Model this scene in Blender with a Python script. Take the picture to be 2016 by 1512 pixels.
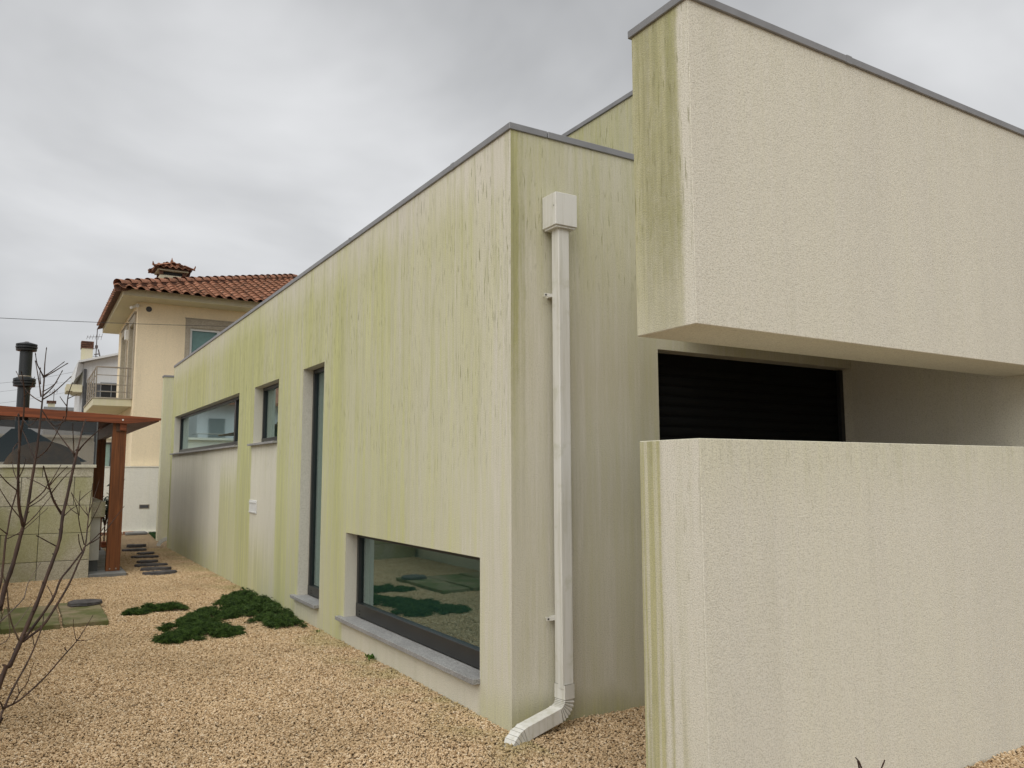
import bpy, bmesh, math, random
import numpy as np
from mathutils import Vector, Matrix, noise as mnoise
R = math.radians
random.seed(7)
rng = np.random.default_rng(7)
scene = bpy.context.scene
for o in list(bpy.data.objects):
    bpy.data.objects.remove(o)

# ------------------------------------------------------------------ camera
PW, PH, FPX = 2016.0, 1512.0, 1564.08
YAW, PITCH, ROLL = 0.545767, 0.109546, -0.002547
CAM = Vector((-2.56197, -4.22887, 1.55))
fwd = Vector((math.sin(YAW) * math.cos(PITCH), math.cos(YAW) * math.cos(PITCH), math.sin(PITCH)))
rgt = Vector((math.cos(YAW), -math.sin(YAW), 0))
upv = rgt.cross(fwd)
rgt, upv = rgt * math.cos(ROLL) + upv * math.sin(ROLL), -rgt * math.sin(ROLL) + upv * math.cos(ROLL)
cam = bpy.data.cameras.new('camera')
cam.sensor_fit = 'HORIZONTAL'
cam.sensor_width = 36.0
cam.lens = FPX / PW * 36.0
cam.clip_start = 0.05
cam.clip_end = 3000
cam_ob = bpy.data.objects.new('camera', cam)
cam_ob.matrix_world = Matrix(((rgt.x, upv.x, -fwd.x, CAM.x), (rgt.y, upv.y, -fwd.y, CAM.y), (rgt.z, upv.z, -fwd.z, CAM.z), (0, 0, 0, 1)))
scene.collection.objects.link(cam_ob)
scene.camera = cam_ob

# ------------------------------------------------------------------ sky, sun, exposure
SUN_AZ = math.atan2(-0.72, -0.60)          # x, y of the direction to the sun
SUN_EL = R(52)
world = bpy.data.worlds.new('World')
scene.world = world
world.use_nodes = True
wn, wl = world.node_tree.nodes, world.node_tree.links
wn.clear()
w_out = wn.new('ShaderNodeOutputWorld')
w_bg = wn.new('ShaderNodeBackground')
w_sky = wn.new('ShaderNodeTexSky')
w_sky.sky_type = 'NISHITA'
w_sky.sun_disc = False
w_sky.sun_elevation = SUN_EL
w_sky.sun_rotation = SUN_AZ
w_tc = wn.new('ShaderNodeTexCoord')
w_map = wn.new('ShaderNodeMapping')
w_map.inputs['Scale'].default_value = (1.0, 1.0, 2.2)
w_map.inputs['Location'].default_value = (16.888, 15.159, 8.411)
w_n = wn.new('ShaderNodeTexNoise')
w_n.inputs['Scale'].default_value = 1.7
w_n.inputs['Detail'].default_value = 5
w_n.inputs['Roughness'].default_value = 0.48
w_n.inputs['Distortion'].default_value = 0.35
w_r = wn.new('ShaderNodeValToRGB')
w_r.color_ramp.elements[0].position = 0.34
w_r.color_ramp.elements[0].color = (0.250, 0.254, 0.260, 1)
w_r.color_ramp.elements[1].position = 0.66
w_r.color_ramp.elements[1].color = (0.495, 0.50, 0.508, 1)
w_sc = wn.new('ShaderNodeMix')
w_sc.data_type = 'RGBA'
w_sc.inputs[0].default_value = 0.97
w_mul = wn.new('ShaderNodeVectorMath')
w_mul.operation = 'SCALE'
w_mul.inputs['Scale'].default_value = 0.1
wl.new(w_tc.outputs['Generated'], w_map.inputs['Vector'])
wl.new(w_map.outputs[0], w_n.inputs['Vector'])
wl.new(w_n.outputs['Fac'], w_r.inputs['Fac'])
wl.new(w_sky.outputs[0], w_mul.inputs[0])
wl.new(w_mul.outputs[0], w_sc.inputs[6])
wl.new(w_r.outputs[0], w_sc.inputs[7])
w_sep = wn.new('ShaderNodeSeparateXYZ')
wl.new(w_tc.outputs['Generated'], w_sep.inputs[0])
w_hz = wn.new('ShaderNodeMapRange')
w_hz.interpolation_type = 'SMOOTHSTEP'
w_hz.inputs[1].default_value = 0.0
w_hz.inputs[2].default_value = 0.38
w_hz.inputs[3].default_value = 1.22
w_hz.inputs[4].default_value = 1.0
wl.new(w_sep.outputs[2], w_hz.inputs[0])
w_fin = wn.new('ShaderNodeVectorMath')
w_fin.operation = 'SCALE'
wl.new(w_sc.outputs[2], w_fin.inputs[0])
wl.new(w_hz.outputs[0], w_fin.inputs['Scale'])
wl.new(w_fin.outputs[0], w_bg.inputs['Color'])
w_bg.inputs['Strength'].default_value = 1.0
wl.new(w_bg.outputs[0], w_out.inputs['Surface'])

sun = bpy.data.lights.new('sun', 'SUN')
sun.energy = 1.5
sun.angle = R(70)
sun.color = (1.0, 0.98, 0.925)
sun_ob = bpy.data.objects.new('sun', sun)
sdir = Vector((-0.72, -0.60, 0)).normalized() * math.cos(SUN_EL) + Vector((0, 0, math.sin(SUN_EL)))
sun_ob.rotation_euler = sdir.to_track_quat('Z', 'Y').to_euler()
scene.collection.objects.link(sun_ob)

vs = scene.view_settings
vs.view_transform = 'Standard'
vs.look = 'None'
vs.exposure = 0.66
vs.gamma = 1.0
vs.use_curve_mapping = False
scene.cycles.max_bounces = 8
scene.cycles.use_denoising = True

# ------------------------------------------------------------------ helpers
def ray(x, y):
    return rgt * ((x - PW / 2) / FPX) + upv * (-(y - PH / 2) / FPX) + fwd

def on_plane(axis, c, x, y):
    d = ray(x, y)
    return CAM + d * ((c - CAM[axis]) / d[axis])

def at_dist(x, y, dist):
    d = ray(x, y)
    return CAM + d * (dist / math.hypot(d.x, d.y))

def tag(o, label=None, cat=None, group=None, kind=None):
    if label: o['label'] = label
    if cat: o['category'] = cat
    if group: o['group'] = group
    if kind or label: o['kind'] = kind or 'thing'
    return o

def empty(name, loc=(0, 0, 0)):
    o = bpy.data.objects.new(name, None)
    o.location = loc
    o.empty_display_size = 0.1
    scene.collection.objects.link(o)
    return o

def link(name, me, mat=None, parent=None):
    o = bpy.data.objects.new(name, me)
    if mat is not None and not me.materials:
        me.materials.append(mat)
    scene.collection.objects.link(o)
    if parent is not None:
        o.parent = parent
        # meshes are modelled in world space: undo the parents' offset
        off = Vector((0, 0, 0))
        p = parent
        while p:
            off += p.location
            p = p.parent
        o.location = -off
    return o

class MB:
    def __init__(s):
        s.v, s.f = [], []
    def box(s, x0, x1, y0, y1, z0, z1):
        b = len(s.v)
        s.v += [(x0, y0, z0), (x1, y0, z0), (x1, y1, z0), (x0, y1, z0), (x0, y0, z1), (x1, y0, z1), (x1, y1, z1), (x0, y1, z1)]
        s.f += [(b, b + 3, b + 2, b + 1), (b + 4, b + 5, b + 6, b + 7), (b, b + 1, b + 5, b + 4), (b + 1, b + 2, b + 6, b + 5), (b + 2, b + 3, b + 7, b + 6), (b + 3, b, b + 4, b + 7)]
        return s
    def quad(s, *p):
        b = len(s.v)
        s.v += [tuple(q) for q in p]
        s.f.append(tuple(range(b, b + len(p))))
        return s
    def tube(s, pts, rad, n=6, caps=True):
        pts = [Vector(p) for p in pts]
        if not hasattr(rad, '__len__'): rad = [rad] * len(pts)
        b = len(s.v)
        ref = Vector((0.31, 0.17, 0.93)).normalized()
        for i, p in enumerate(pts):
            t = (pts[min(i + 1, len(pts) - 1)] - pts[max(i - 1, 0)]).normalized()
            a = t.cross(ref)
            if a.length < 1e-3: a = t.cross(Vector((1, 0, 0)))
            a.normalize()
            c = t.cross(a)
            for k in range(n):
                g = 2 * math.pi * k / n
                s.v.append(tuple(p + (a * math.cos(g) + c * math.sin(g)) * rad[i]))
        for i in range(len(pts) - 1):
            for k in range(n):
                s.f.append((b + i * n + k, b + i * n + (k + 1) % n, b + (i + 1) * n + (k + 1) % n, b + (i + 1) * n + k))
        if caps:
            s.f.append(tuple(b + k for k in range(n))[::-1])
            e = b + (len(pts) - 1) * n
            s.f.append(tuple(e + k for k in range(n)))
        return s
    def prism(s, ring0, ring1):
        b = len(s.v); n = len(ring0)
        s.v += [tuple(p) for p in ring0] + [tuple(p) for p in ring1]
        s.f.append(tuple(range(b, b + n))[::-1]); s.f.append(tuple(range(b + n, b + 2 * n)))
        for k in range(n):
            s.f.append((b + k, b + (k + 1) % n, b + n + (k + 1) % n, b + n + k))
        return s
    def lathe(s, cx, cy, prof, n=24):
        b = len(s.v)
        for r, z in prof:
            for k in range(n):
                g = 2 * math.pi * k / n
                s.v.append((cx + r * math.cos(g), cy + r * math.sin(g), z))
        for i in range(len(prof) - 1):
            for k in range(n):
                s.f.append((b + i * n + k, b + i * n + (k + 1) % n, b + (i + 1) * n + (k + 1) % n, b + (i + 1) * n + k))
        s.f.append(tuple(b + k for k in range(n))[::-1])
        e = b + (len(prof) - 1) * n
        s.f.append(tuple(e + k for k in range(n)))
        return s
    def mesh(s, name, bevel=0.0, smooth=False, seg=1):
        me = bpy.data.meshes.new(name)
        me.from_pydata(s.v, [], s.f)
        bm = bmesh.new(); bm.from_mesh(me)
        bmesh.ops.recalc_face_normals(bm, faces=bm.faces)
        if bevel > 0:
            eds = [e for e in bm.edges if len(e.link_faces) == 2 and e.calc_face_angle(0) > 0.5]
            bmesh.ops.bevel(bm, geom=eds, offset=bevel, segments=seg, profile=0.5, affect='EDGES', clamp_overlap=True)
        if smooth:
            for f in bm.faces: f.smooth = True
        bm.to_mesh(me); bm.free()
        return me
    def build(s, name, mat, parent=None, bevel=0.0, smooth=False, seg=1):
        return link(name, s.mesh(name, bevel, smooth, seg), mat, parent)

def box(name, x0, x1, y0, y1, z0, z1, mat, parent=None, bevel=0.0):
    return MB().box(x0, x1, y0, y1, z0, z1).build(name, mat, parent, bevel)

# ------------------------------------------------------------------ node helper
class NT:
    def __init__(s, name):
        s.m = bpy.data.materials.new(name)
        s.m.use_nodes = True
        s.t = s.m.node_tree
        s.t.nodes.clear()
        s.out = s.n('ShaderNodeOutputMaterial')
        s.b = s.n('ShaderNodeBsdfPrincipled')
        s.l(s.b.outputs[0], s.out.inputs[0])
    def n(s, t, **kw):
        q = s.t.nodes.new(t)
        for k, v in kw.items(): setattr(q, k, v)
        return q
    def l(s, a, b): s.t.links.new(a, b)
    def put(s, sock, v):
        if isinstance(v, bpy.types.NodeSocket): s.l(v, sock)
        elif isinstance(v, (tuple, list)) and len(v) == 3 and sock.type == 'RGBA': sock.default_value = (*v, 1)
        else: sock.default_value = v
    def math(s, op, a, b=None, c=None, clamp=False):
        q = s.n('ShaderNodeMath', operation=op, use_clamp=clamp)
        s.put(q.inputs[0], a)
        if b is not None: s.put(q.inputs[1], b)
        if c is not None: s.put(q.inputs[2], c)
        return q.outputs[0]
    def pos(s):
        g = s.n('ShaderNodeNewGeometry')
        return g.outputs['Position']
    def objco(s):
        return s.n('ShaderNodeTexCoord').outputs['Object']
    def vscale(s, v, sc, loc=(0, 0, 0)):
        q = s.n('ShaderNodeMapping')
        s.l(v, q.inputs['Vector'])
        q.inputs['Scale'].default_value = sc
        q.inputs['Location'].default_value = loc
        return q.outputs[0]
    def noise(s, v, scale=1.0, detail=3, rough=0.5, dist=0.0):
        q = s.n('ShaderNodeTexNoise')
        s.l(v, q.inputs['Vector'])
        q.inputs['Scale'].default_value = scale
        q.inputs['Detail'].default_value = detail
        q.inputs['Roughness'].default_value = rough
        q.inputs['Distortion'].default_value = dist
        return q.outputs['Fac']
    def voro(s, v, scale, feature='F1', out='Distance'):
        q = s.n('ShaderNodeTexVoronoi', feature=feature)
        s.l(v, q.inputs['Vector'])
        q.inputs['Scale'].default_value = scale
        return q.outputs[out]
    def rng(s, v, a, b, lo=0.0, hi=1.0, smooth=True):
        q = s.n('ShaderNodeMapRange')
        q.interpolation_type = 'SMOOTHSTEP' if smooth else 'LINEAR'
        s.put(q.inputs[0], v)
        q.inputs[1].default_value = a; q.inputs[2].default_value = b
        q.inputs[3].default_value = lo; q.inputs[4].default_value = hi
        return q.outputs[0]
    def mix(s, f, a, b, mode='MIX'):
        q = s.n('ShaderNodeMix', data_type='RGBA', blend_type=mode)
        s.put(q.inputs[0], f); s.put(q.inputs[6], a); s.put(q.inputs[7], b)
        return q.outputs[2]
    def bump(s, h, strength=0.3, dist=0.01):
        q = s.n('ShaderNodeBump')
        q.inputs['Strength'].default_value = strength
        q.inputs['Distance'].default_value = dist
        s.l(h, q.inputs['Height'])
        s.l(q.outputs[0], s.b.inputs['Normal'])
    def fin(s, col, rough=0.8, metal=0.0, spec=0.5):
        s.put(s.b.inputs['Base Color'], col)
        s.put(s.b.inputs['Roughness'], rough)
        s.b.inputs['Metallic'].default_value = metal
        s.b.inputs['Specular IOR Level'].default_value = spec
        return s.m

def m_simple(name, col, rough=0.7, metal=0.0, var=0.08, scale=8.0, bumps=0.0, bscale=60, spec=0.5):
    t = NT(name)
    p = t.pos()
    n = t.noise(p, scale, 4, 0.6)
    dark = tuple(c * (1 - var * 2) for c in col)
    lite = tuple(min(1, c * (1 + var)) for c in col)
    c = t.mix(t.rng(n, 0.3, 0.7), dark, lite)
    if bumps: t.bump(t.noise(p, bscale, 3), bumps, 0.01)
    return t.fin(c, rough, metal, spec)

PLASTER = (0.71, 0.676, 0.582)
GREEN = (0.545, 0.545, 0.262)
DKGREEN = (0.225, 0.215, 0.095)

def m_plaster(name, film=0.0, drips=0.0, clean=(), bands=(), base=PLASTER, film_var=0.6, drip_z=(1.6, 3.0), fade=None, grime=0.1, basegreen=0.0, gcol=None):
    """Rough-cast render with algae: 'film' = overall green cover, 'drips' = dark runs,
    clean = (axis, lo, hi, ztop, zbottom) areas kept clear by the sills, bands = (axis, lo, hi, strength, zlo, zhi)."""
    t = NT(name)
    p = t.pos()
    sx = t.n('ShaderNodeSeparateXYZ'); t.l(p, sx.inputs[0])
    A = {'X': sx.outputs[0], 'Y': sx.outputs[1], 'Z': sx.outputs[2]}
    broad = t.noise(t.vscale(p, (1.5, 1.5, 0.16)), 1.0, 3, 0.55)
    fine = t.noise(t.vscale(p, (14, 14, 0.55)), 1.0, 4, 0.62)
    vfine = t.noise(t.vscale(p, (42, 42, 1.5)), 1.0, 4, 0.68)
    wob = t.noise(t.vscale(p, (3, 3, 3)), 1.0, 3, 0.6)
    grain = t.noise(p, 150, 2, 0.6)
    grain2 = t.noise(p, 75, 3, 0.6)
    v = t.math('ADD', film, t.math('MULTIPLY', t.math('SUBTRACT', broad, 0.5), film_var * 2.1))
    v = t.math('ADD', v, t.math('MULTIPLY', t.math('SUBTRACT', fine, 0.5), film_var * 1.5))
    v = t.math('ADD', v, t.math('MULTIPLY', t.math('SUBTRACT', vfine, 0.5), film_var * 1.7))
    if fade:
        for ax, a, b, lo, hi in fade:
            v = t.math('ADD', v, t.rng(A[ax], a, b, lo, hi))
    v = t.math('MULTIPLY', v, 1.0, clamp=True)
    wobs = t.math('MULTIPLY', t.math('SUBTRACT', wob, 0.5), 0.06)
    for ax, lo, hi, st, zl, zh, sk in bands:
        w = hi - lo
        u = t.math('ADD', A[ax], t.math('MULTIPLY', t.math('SUBTRACT', t.noise(t.vscale(p, (0.5, 0.5, 2.4)), 1.0, 4, 0.6), 0.5), min(0.07, w * 0.6)))
        u = t.math('ADD', u, t.math('MULTIPLY', t.math('SUBTRACT', grain2, 0.5), 0.02))
        e = min(0.02, w * 0.35)
        m = t.math('MULTIPLY', t.rng(u, lo - e, lo + e), t.rng(u, hi - e * 1.0, hi + e * 1.0, 1, 0))
        if zl < zh: m = t.math('MULTIPLY', m, t.rng(A['Z'], zl, zh, 0.15, 1.0))
        elif zl > zh: m = t.math('MULTIPLY', m, t.rng(A['Z'], zh, zl, 1.0, 0.0))
        m = t.math('MULTIPLY', m, t.math('ADD', 1.0 - 0.82 * sk, t.math('MULTIPLY', t.math('ADD', t.rng(t.noise(t.vscale(p, (34, 34, 0.45), (4, 1, 6)), 1.0, 3, 0.6), 0.36, 0.60), t.math('MULTIPLY', vfine, 0.5)), 0.72 * sk)))
        m = t.math('MULTIPLY', m, t.math('ADD', 0.55, t.math('MULTIPLY', t.noise(t.vscale(p, (14, 14, 7)), 1.0, 4, 0.7), 0.85)))
        v = t.math('MAXIMUM', v, t.math('MULTIPLY', m, st))
    if basegreen:
        g = t.math('MULTIPLY', t.rng(t.math('ADD', A['Z'], t.math('MULTIPLY', t.math('SUBTRACT', broad, 0.5), 0.5)), 0.0, 0.30, 1, 0), basegreen)
        v = t.math('MAXIMUM', v, t.math('MULTIPLY', g, t.math('ADD', 0.3, fine)))
    for ax, lo, hi, zt, zb in clean:
        u = t.math('ADD', A[ax], t.math('MULTIPLY', wobs, 1.2))
        m = t.math('MULTIPLY', t.rng(u, lo - 0.03, lo + 0.05), t.rng(u, hi - 0.05, hi + 0.03, 1, 0))
        m = t.math('MULTIPLY', m, t.rng(A['Z'], zt - 0.005, zt + 0.005, 1, 0))
        zz = t.math('ADD', A['Z'], t.math('MULTIPLY', t.math('SUBTRACT', fine, 0.5), 1.0))
        m = t.math('MULTIPLY', m, t.rng(zz, zb - 0.35, zb + 0.45, 0.25, 1.0))
        v = t.math('MULTIPLY', v, t.math('SUBTRACT', 1.0, t.math('MULTIPLY', m, 0.93)))
    gr = t.math('ADD', t.math('MULTIPLY', grain, 0.6), t.math('MULTIPLY', grain2, 0.4))
    col = t.mix(t.rng(broad, 0.35, 0.65), tuple(c * 0.95 for c in base), tuple(min(1, c * 1.03) for c in base))
    # the algae sits in the valleys of the render first
    vg = t.math('MULTIPLY', v, t.math('ADD', 0.72, t.math('MULTIPLY', gr, 0.56)), clamp=True)
    g0 = gcol or GREEN
    gmix = t.mix(t.rng(t.math('ADD', t.math('MULTIPLY', fine, 0.6), t.math('MULTIPLY', vfine, 0.5)), 0.42, 0.70), tuple(c * 0.80 for c in g0), tuple(min(1, c * 1.10) for c in g0))
    col = t.mix(vg, col, gmix)
    if grime:
        gm = t.math('MULTIPLY', t.rng(t.noise(t.vscale(p, (7, 7, 0.35), (5, 2, 1)), 1.0, 4, 0.65), 0.52, 0.8), grime)
        col = t.mix(gm, col, (0.30, 0.285, 0.22))
    if drips:
        zm = t.rng(A['Z'], drip_z[0], drip_z[1], 0.10, 1.0)
        patch = t.rng(t.noise(t.vscale(p, (1.3, 1.3, 0.9), (9, 2, 4)), 1.0, 3, 0.55), 0.36, 0.60, 0.25, 1.0)
        sm = t.rng(t.noise(t.vscale(p, (11, 11, 0.8), (2, 8, 3)), 1.0, 5, 0.70), 0.47, 0.72, 0.0, 0.75)
        col = t.mix(t.math('MULTIPLY', t.math('MULTIPLY', sm, zm), drips), col, (0.405, 0.405, 0.180))
        d0 = t.noise(t.vscale(p, (85, 85, 2.0), (3, 1, 8)), 1.0, 3, 0.65)
        dl = t.math('MULTIPLY', t.rng(d0, 0.52, 0.72, 0, 0.45), t.math('ADD', 0.35, t.math('MULTIPLY', zm, 0.65)))
        col = t.mix(t.math('MULTIPLY', dl, drips), col, (0.36, 0.355, 0.155))
        d1 = t.noise(t.vscale(p, (62, 62, 6.5), (1, 4, 2)), 1.0, 2, 0.55)
        d2 = t.noise(t.vscale(p, (30, 30, 4.2), (7, 3, 5)), 1.0, 3, 0.6)
        dm = t.math('ADD', t.rng(d1, 0.60, 0.69), t.math('MULTIPLY', t.rng(d2, 0.61, 0.74), 0.75), clamp=True)
        dm = t.math('MULTIPLY', t.math('MULTIPLY', dm, zm), patch)
        col = t.mix(t.math('MULTIPLY', dm, drips), col, DKGREEN)
    col = t.mix(t.rng(grain, 0.32, 0.56, 0.36, 0.0), col, (0.25, 0.235, 0.175))
    t.bump(gr, 0.45, 0.008)
    return t.fin(col, 0.93, 0, 0.25)

# ------------------------------------------------------------------ materials
CLEAN = [('Y', 0.40, 3.04, 0.215, -0.2), ('Y', 3.74, 4.56, 0.215, 0.05), ('Y', 5.44, 6.73, 1.93, 0.55), ('Y', 7.55, 8.9, 1.93, 1.45), ('Y', 8.7, 13.6, 1.93, 0.35)]
M = {}
M['wall_long'] = m_plaster('plaster_long_wall', 0.70, 0.74, CLEAN, fade=[('Y', 0.0, 2.2, -0.48, 0.0), ('Y', 3.5, 7.0, 0.0, 0.20), ('Z', 3.25, 3.72, 0.0, -0.45)], basegreen=0.6, drip_z=(0.5, 2.9), film_var=0.70)
M['wall_front'] = m_plaster('plaster_front_wall', 0.24, 0.72, gcol=(0.44, 0.425, 0.215), bands=[('X', -0.04, 0.06, 1.2, 0.4, 3.2, 0.4), ('X', -0.04, 0.11, 0.7, 0.0, 3.0, 0.7)], fade=[('Z', 2.0, 3.4, 0.0, 0.22)], basegreen=1.0, drip_z=(2.4, 3.2), film_var=0.5)
M['wall_beam_end'] = m_plaster('plaster_beam', 0.02, 0.16, film_var=0.10, grime=0.10, drip_z=(3.2, 3.7))
M['beam_end'] = m_plaster('plaster_beam_end', 0.0, 0.80, gcol=(0.46, 0.44, 0.255), fade=[('Z', 3.45, 3.66, 0.0, -0.3)], bands=[('Y', -1.655, -1.2, 1.0, 1.4, 3.0, 0.12)], film_var=0.12, drip_z=(2.2, 2.9))
M['low_wall'] = m_plaster('plaster_low_wall', 0.03, 0.26, drip_z=(1.30, 1.72), film_var=0.10, grime=0.09, fade=[('Z', 1.25, 1.7, 0.0, 0.14)])
M['low_wall_end'] = m_plaster('plaster_low_wall_end', 0.02, 0.25, gcol=(0.46, 0.435, 0.245), bands=[('Y', -1.478, -1.2, 1.0, 0, 0, 0.85), ('Y', -1.530, -1.505, 0.8, 1.0, 0.5, 0.5), ('Y', -1.605, -1.58, 0.6, 0.9, 0.3, 0.5)], film_var=0.12, drip_z=(-1, 0))
M['wall_upper'] = m_plaster('plaster_upper', 0.75, 0.95, gcol=(0.45, 0.435, 0.24), film_var=0.5, drip_z=(2, 3))
M['wall_plain'] = m_plaster('plaster_plain', 0.06, 0.0, film_var=0.15, grime=0.1)
M['wall_wing'] = m_plaster('plaster_wing', 0.45, 0.2, film_var=0.5, basegreen=0.4)
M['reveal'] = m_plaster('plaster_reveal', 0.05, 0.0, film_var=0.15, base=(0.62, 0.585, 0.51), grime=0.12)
M['white_wall'] = m_plaster('plaster_white_garden', 0.02, 0.0, film_var=0.14, base=(0.84, 0.82, 0.74), grime=0.1)
M['cream'] = m_plaster('plaster_cream', 0.0, 0.0, film_var=0.06, base=(0.87, 0.735, 0.52), grime=0.12)
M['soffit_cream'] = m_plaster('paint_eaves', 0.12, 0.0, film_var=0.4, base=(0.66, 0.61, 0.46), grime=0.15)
M['grey_white'] = m_plaster('plaster_far_white', 0.0, 0.0, film_var=0.08, base=(0.68, 0.69, 0.70), grime=0.25)
M['metal_cap'] = m_simple('grey_coping_metal', (0.235, 0.235, 0.24), 0.45, 0.2, 0.06, 5)
def m_pipe():
    t = NT('white_pipe_paint')
    p = t.pos()
    a = t.noise(t.vscale(p, (30, 30, 1.3)), 1.0, 4, 0.65)
    b = t.noise(p, 9, 4, 0.6)
    c = t.mix(t.rng(a, 0.42, 0.72, 0, 0.45), (0.67, 0.66, 0.62), (0.42, 0.40, 0.30))
    c = t.mix(t.rng(b, 0.52, 0.72, 0, 0.38), c, (0.40, 0.40, 0.27))
    return t.fin(c, 0.42, 0, 0.4)
M['pipe'] = m_pipe()
M['pipe_groove'] = m_simple('pipe_seam_dirt', (0.27, 0.265, 0.23), 0.8)  # dark pipe seam, and crease shade of the pleats put into colour
M['black_alu'] = m_simple('black_window_aluminium', (0.020, 0.021, 0.021), 0.38, 0, 0.05, 4)
M['shutter'] = m_simple('black_shutter', (0.006, 0.0062, 0.0062), 0.7, 0, 0.05, 4, spec=0.12)
M['screw'] = m_simple('dark_screw', (0.006, 0.006, 0.006), 0.6)
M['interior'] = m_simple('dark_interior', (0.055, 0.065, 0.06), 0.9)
M['teal_screen'] = m_simple('teal_screen', (0.07, 0.115, 0.108), 0.9, 0, 0.02)  # added panel behind the glass; its teal imitates the veil of interior light
M['interior_blind'] = m_simple('grey_blind', (0.30, 0.32, 0.31), 0.9, 0, 0.02)

def m_granite(name, base, dark, lite, scale=140, green=0.0, rough=0.65):
    t = NT(name)
    p = t.pos()
    a = t.voro(p, scale, 'F1', 'Color')
    sp = t.n('ShaderNodeSeparateColor'); t.l(a, sp.inputs[0])
    c = t.mix(t.rng(sp.outputs[0], 0.0, 1.0), dark, lite)
    c = t.mix(0.45, c, base)
    n = t.noise(p, 3.0, 4, 0.6)
    c = t.mix(t.rng(n, 0.35, 0.7, 0.0, 0.35), c, tuple(x * 0.62 for x in base))
    if green:
        oi = t.n('ShaderNodeObjectInfo')
        g = t.math('MULTIPLY', t.rng(t.math('ADD', t.noise(t.vscale(p, (2.5, 2.5, 1.2)), 1.0, 4), t.math('MULTIPLY', oi.outputs['Random'], 0.28)), 0.50, 0.78), green)
        c = t.mix(g, c, (0.27, 0.265, 0.10))
    t.bump(t.noise(p, 90, 3), 0.25, 0.004)
    return t.fin(c, rough, 0, 0.4)

M['granite'] = m_granite('grey_granite_sill', (0.27, 0.265, 0.26), (0.11, 0.11, 0.11), (0.50, 0.495, 0.48), 190)
M['granite_block'] = m_granite('weathered_granite', (0.44, 0.405, 0.315), (0.25, 0.225, 0.165), (0.57, 0.53, 0.43), 90, 0.6, 0.85)
M['granite_ledge'] = m_granite('pale_granite_ledge', (0.55, 0.52, 0.42), (0.42, 0.4, 0.32), (0.65, 0.62, 0.52), 90, 0.15, 0.8)
M['stone_surround'] = m_granite('stone_surround', (0.40, 0.355, 0.28), (0.28, 0.25, 0.2), (0.5, 0.45, 0.37), 60, 0.0, 0.85)

def m_glass(name, tint, ior, boost=1.0):
    t = NT(name)
    t.t.nodes.remove(t.b)
    fr = t.n('ShaderNodeFresnel'); fr.inputs['IOR'].default_value = ior
    tr = t.n('ShaderNodeBsdfTransparent'); tr.inputs[0].default_value = (*tint, 1)
    gl = t.n('ShaderNodeBsdfGlossy'); gl.inputs['Color'].default_value = (0.76, 0.95, 1.0, 1); gl.inputs['Roughness'].default_value = 0.025
    p = t.pos()
    bp = t.n('ShaderNodeBump'); bp.inputs['Strength'].default_value = 0.02; bp.inputs['Distance'].default_value = 0.01
    t.l(t.noise(p, 1.4, 2), bp.inputs['Height']); t.l(bp.outputs[0], gl.inputs['Normal'])
    mx = t.n('ShaderNodeMixShader')
    gg = t.n('ShaderNodeNewGeometry')
    t.l(t.math('MULTIPLY', t.math('MULTIPLY', fr.outputs[0], boost, clamp=True), t.math('SUBTRACT', 1.0, gg.outputs['Backfacing'])), mx.inputs[0]); t.l(tr.outputs[0], mx.inputs[1]); t.l(gl.outputs[0], mx.inputs[2])
    t.l(mx.outputs[0], t.out.inputs[0])
    return t.m
M['glass'] = m_glass('tinted_double_glazing', (0.72, 0.84, 0.79), 2.45, 1.5)
M['glass_smoked'] = m_glass('smoked_glass', (0.55, 0.53, 0.51), 1.5)
M['glass_teal'] = m_glass('teal_window_glass', (0.84, 0.92, 0.91), 1.5)

def m_wood(name, col, axis=2):
    t = NT(name)
    p = t.pos()
    sc = [26, 26, 26]; sc[axis] = 1.2
    n = t.noise(t.vscale(p, tuple(sc)), 1.0, 5, 0.65, 0.6)
    c = t.mix(t.rng(n, 0.3, 0.7), tuple(x * 0.55 for x in col), tuple(x * 1.2 for x in col))
    k = t.voro(t.vscale(p, (3.1, 3.1, 3.1)), 1.0)
    c = t.mix(t.rng(k, 0.03, 0.09, 0.75, 0.0), c, tuple(x * 0.3 for x in col))
    t.bump(n, 0.15, 0.004)
    return t.fin(c, 0.55, 0, 0.4)
M['wood_v'] = m_wood('stained_post_wood', (0.17, 0.056, 0.016), 2)
M['wood_x'] = m_wood('stained_beam_wood', (0.215, 0.058, 0.020), 0)
M['wood_dark'] = m_wood('dark_beam_wood', (0.11, 0.055, 0.03), 1)

def m_tile():
    t = NT('terracotta_tile')
    p = t.pos()
    oi = t.n('ShaderNodeObjectInfo')
    c = t.mix(oi.outputs['Random'], (0.25, 0.112, 0.064), (0.38, 0.178, 0.108))
    n = t.noise(p, 4.0, 5, 0.7)
    c = t.mix(t.rng(n, 0.46, 0.68), c, (0.10, 0.062, 0.042))
    n2 = t.noise(p, 22, 4, 0.7)
    c = t.mix(t.rng(n2, 0.62, 0.75, 0, 0.6), c, (0.33, 0.30, 0.2))
    return t.fin(c, 0.85, 0, 0.3)
M['tile'] = m_tile()
M['tile_under'] = m_simple('tile_underside', (0.115, 0.052, 0.032), 0.9, 0, 0.2, 9)
M['black_steel'] = m_simple('black_flue_paint', (0.012, 0.015, 0.017), 0.42, 0.0, 0.15, 6)
M['soot'] = m_simple('black_hood', (0.012, 0.011, 0.012), 0.6)
M['oven_brown'] = m_simple('ochre_oven_clay', (0.32, 0.18, 0.06), 0.85, 0, 0.2, 5)
M['concrete'] = m_simple('concrete_pad', (0.20, 0.20, 0.195), 0.9, 0, 0.12, 5, 0.3)
M['concrete_dark'] = m_simple('dark_plinth', (0.10, 0.105, 0.105), 0.8, 0, 0.1, 5)
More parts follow.
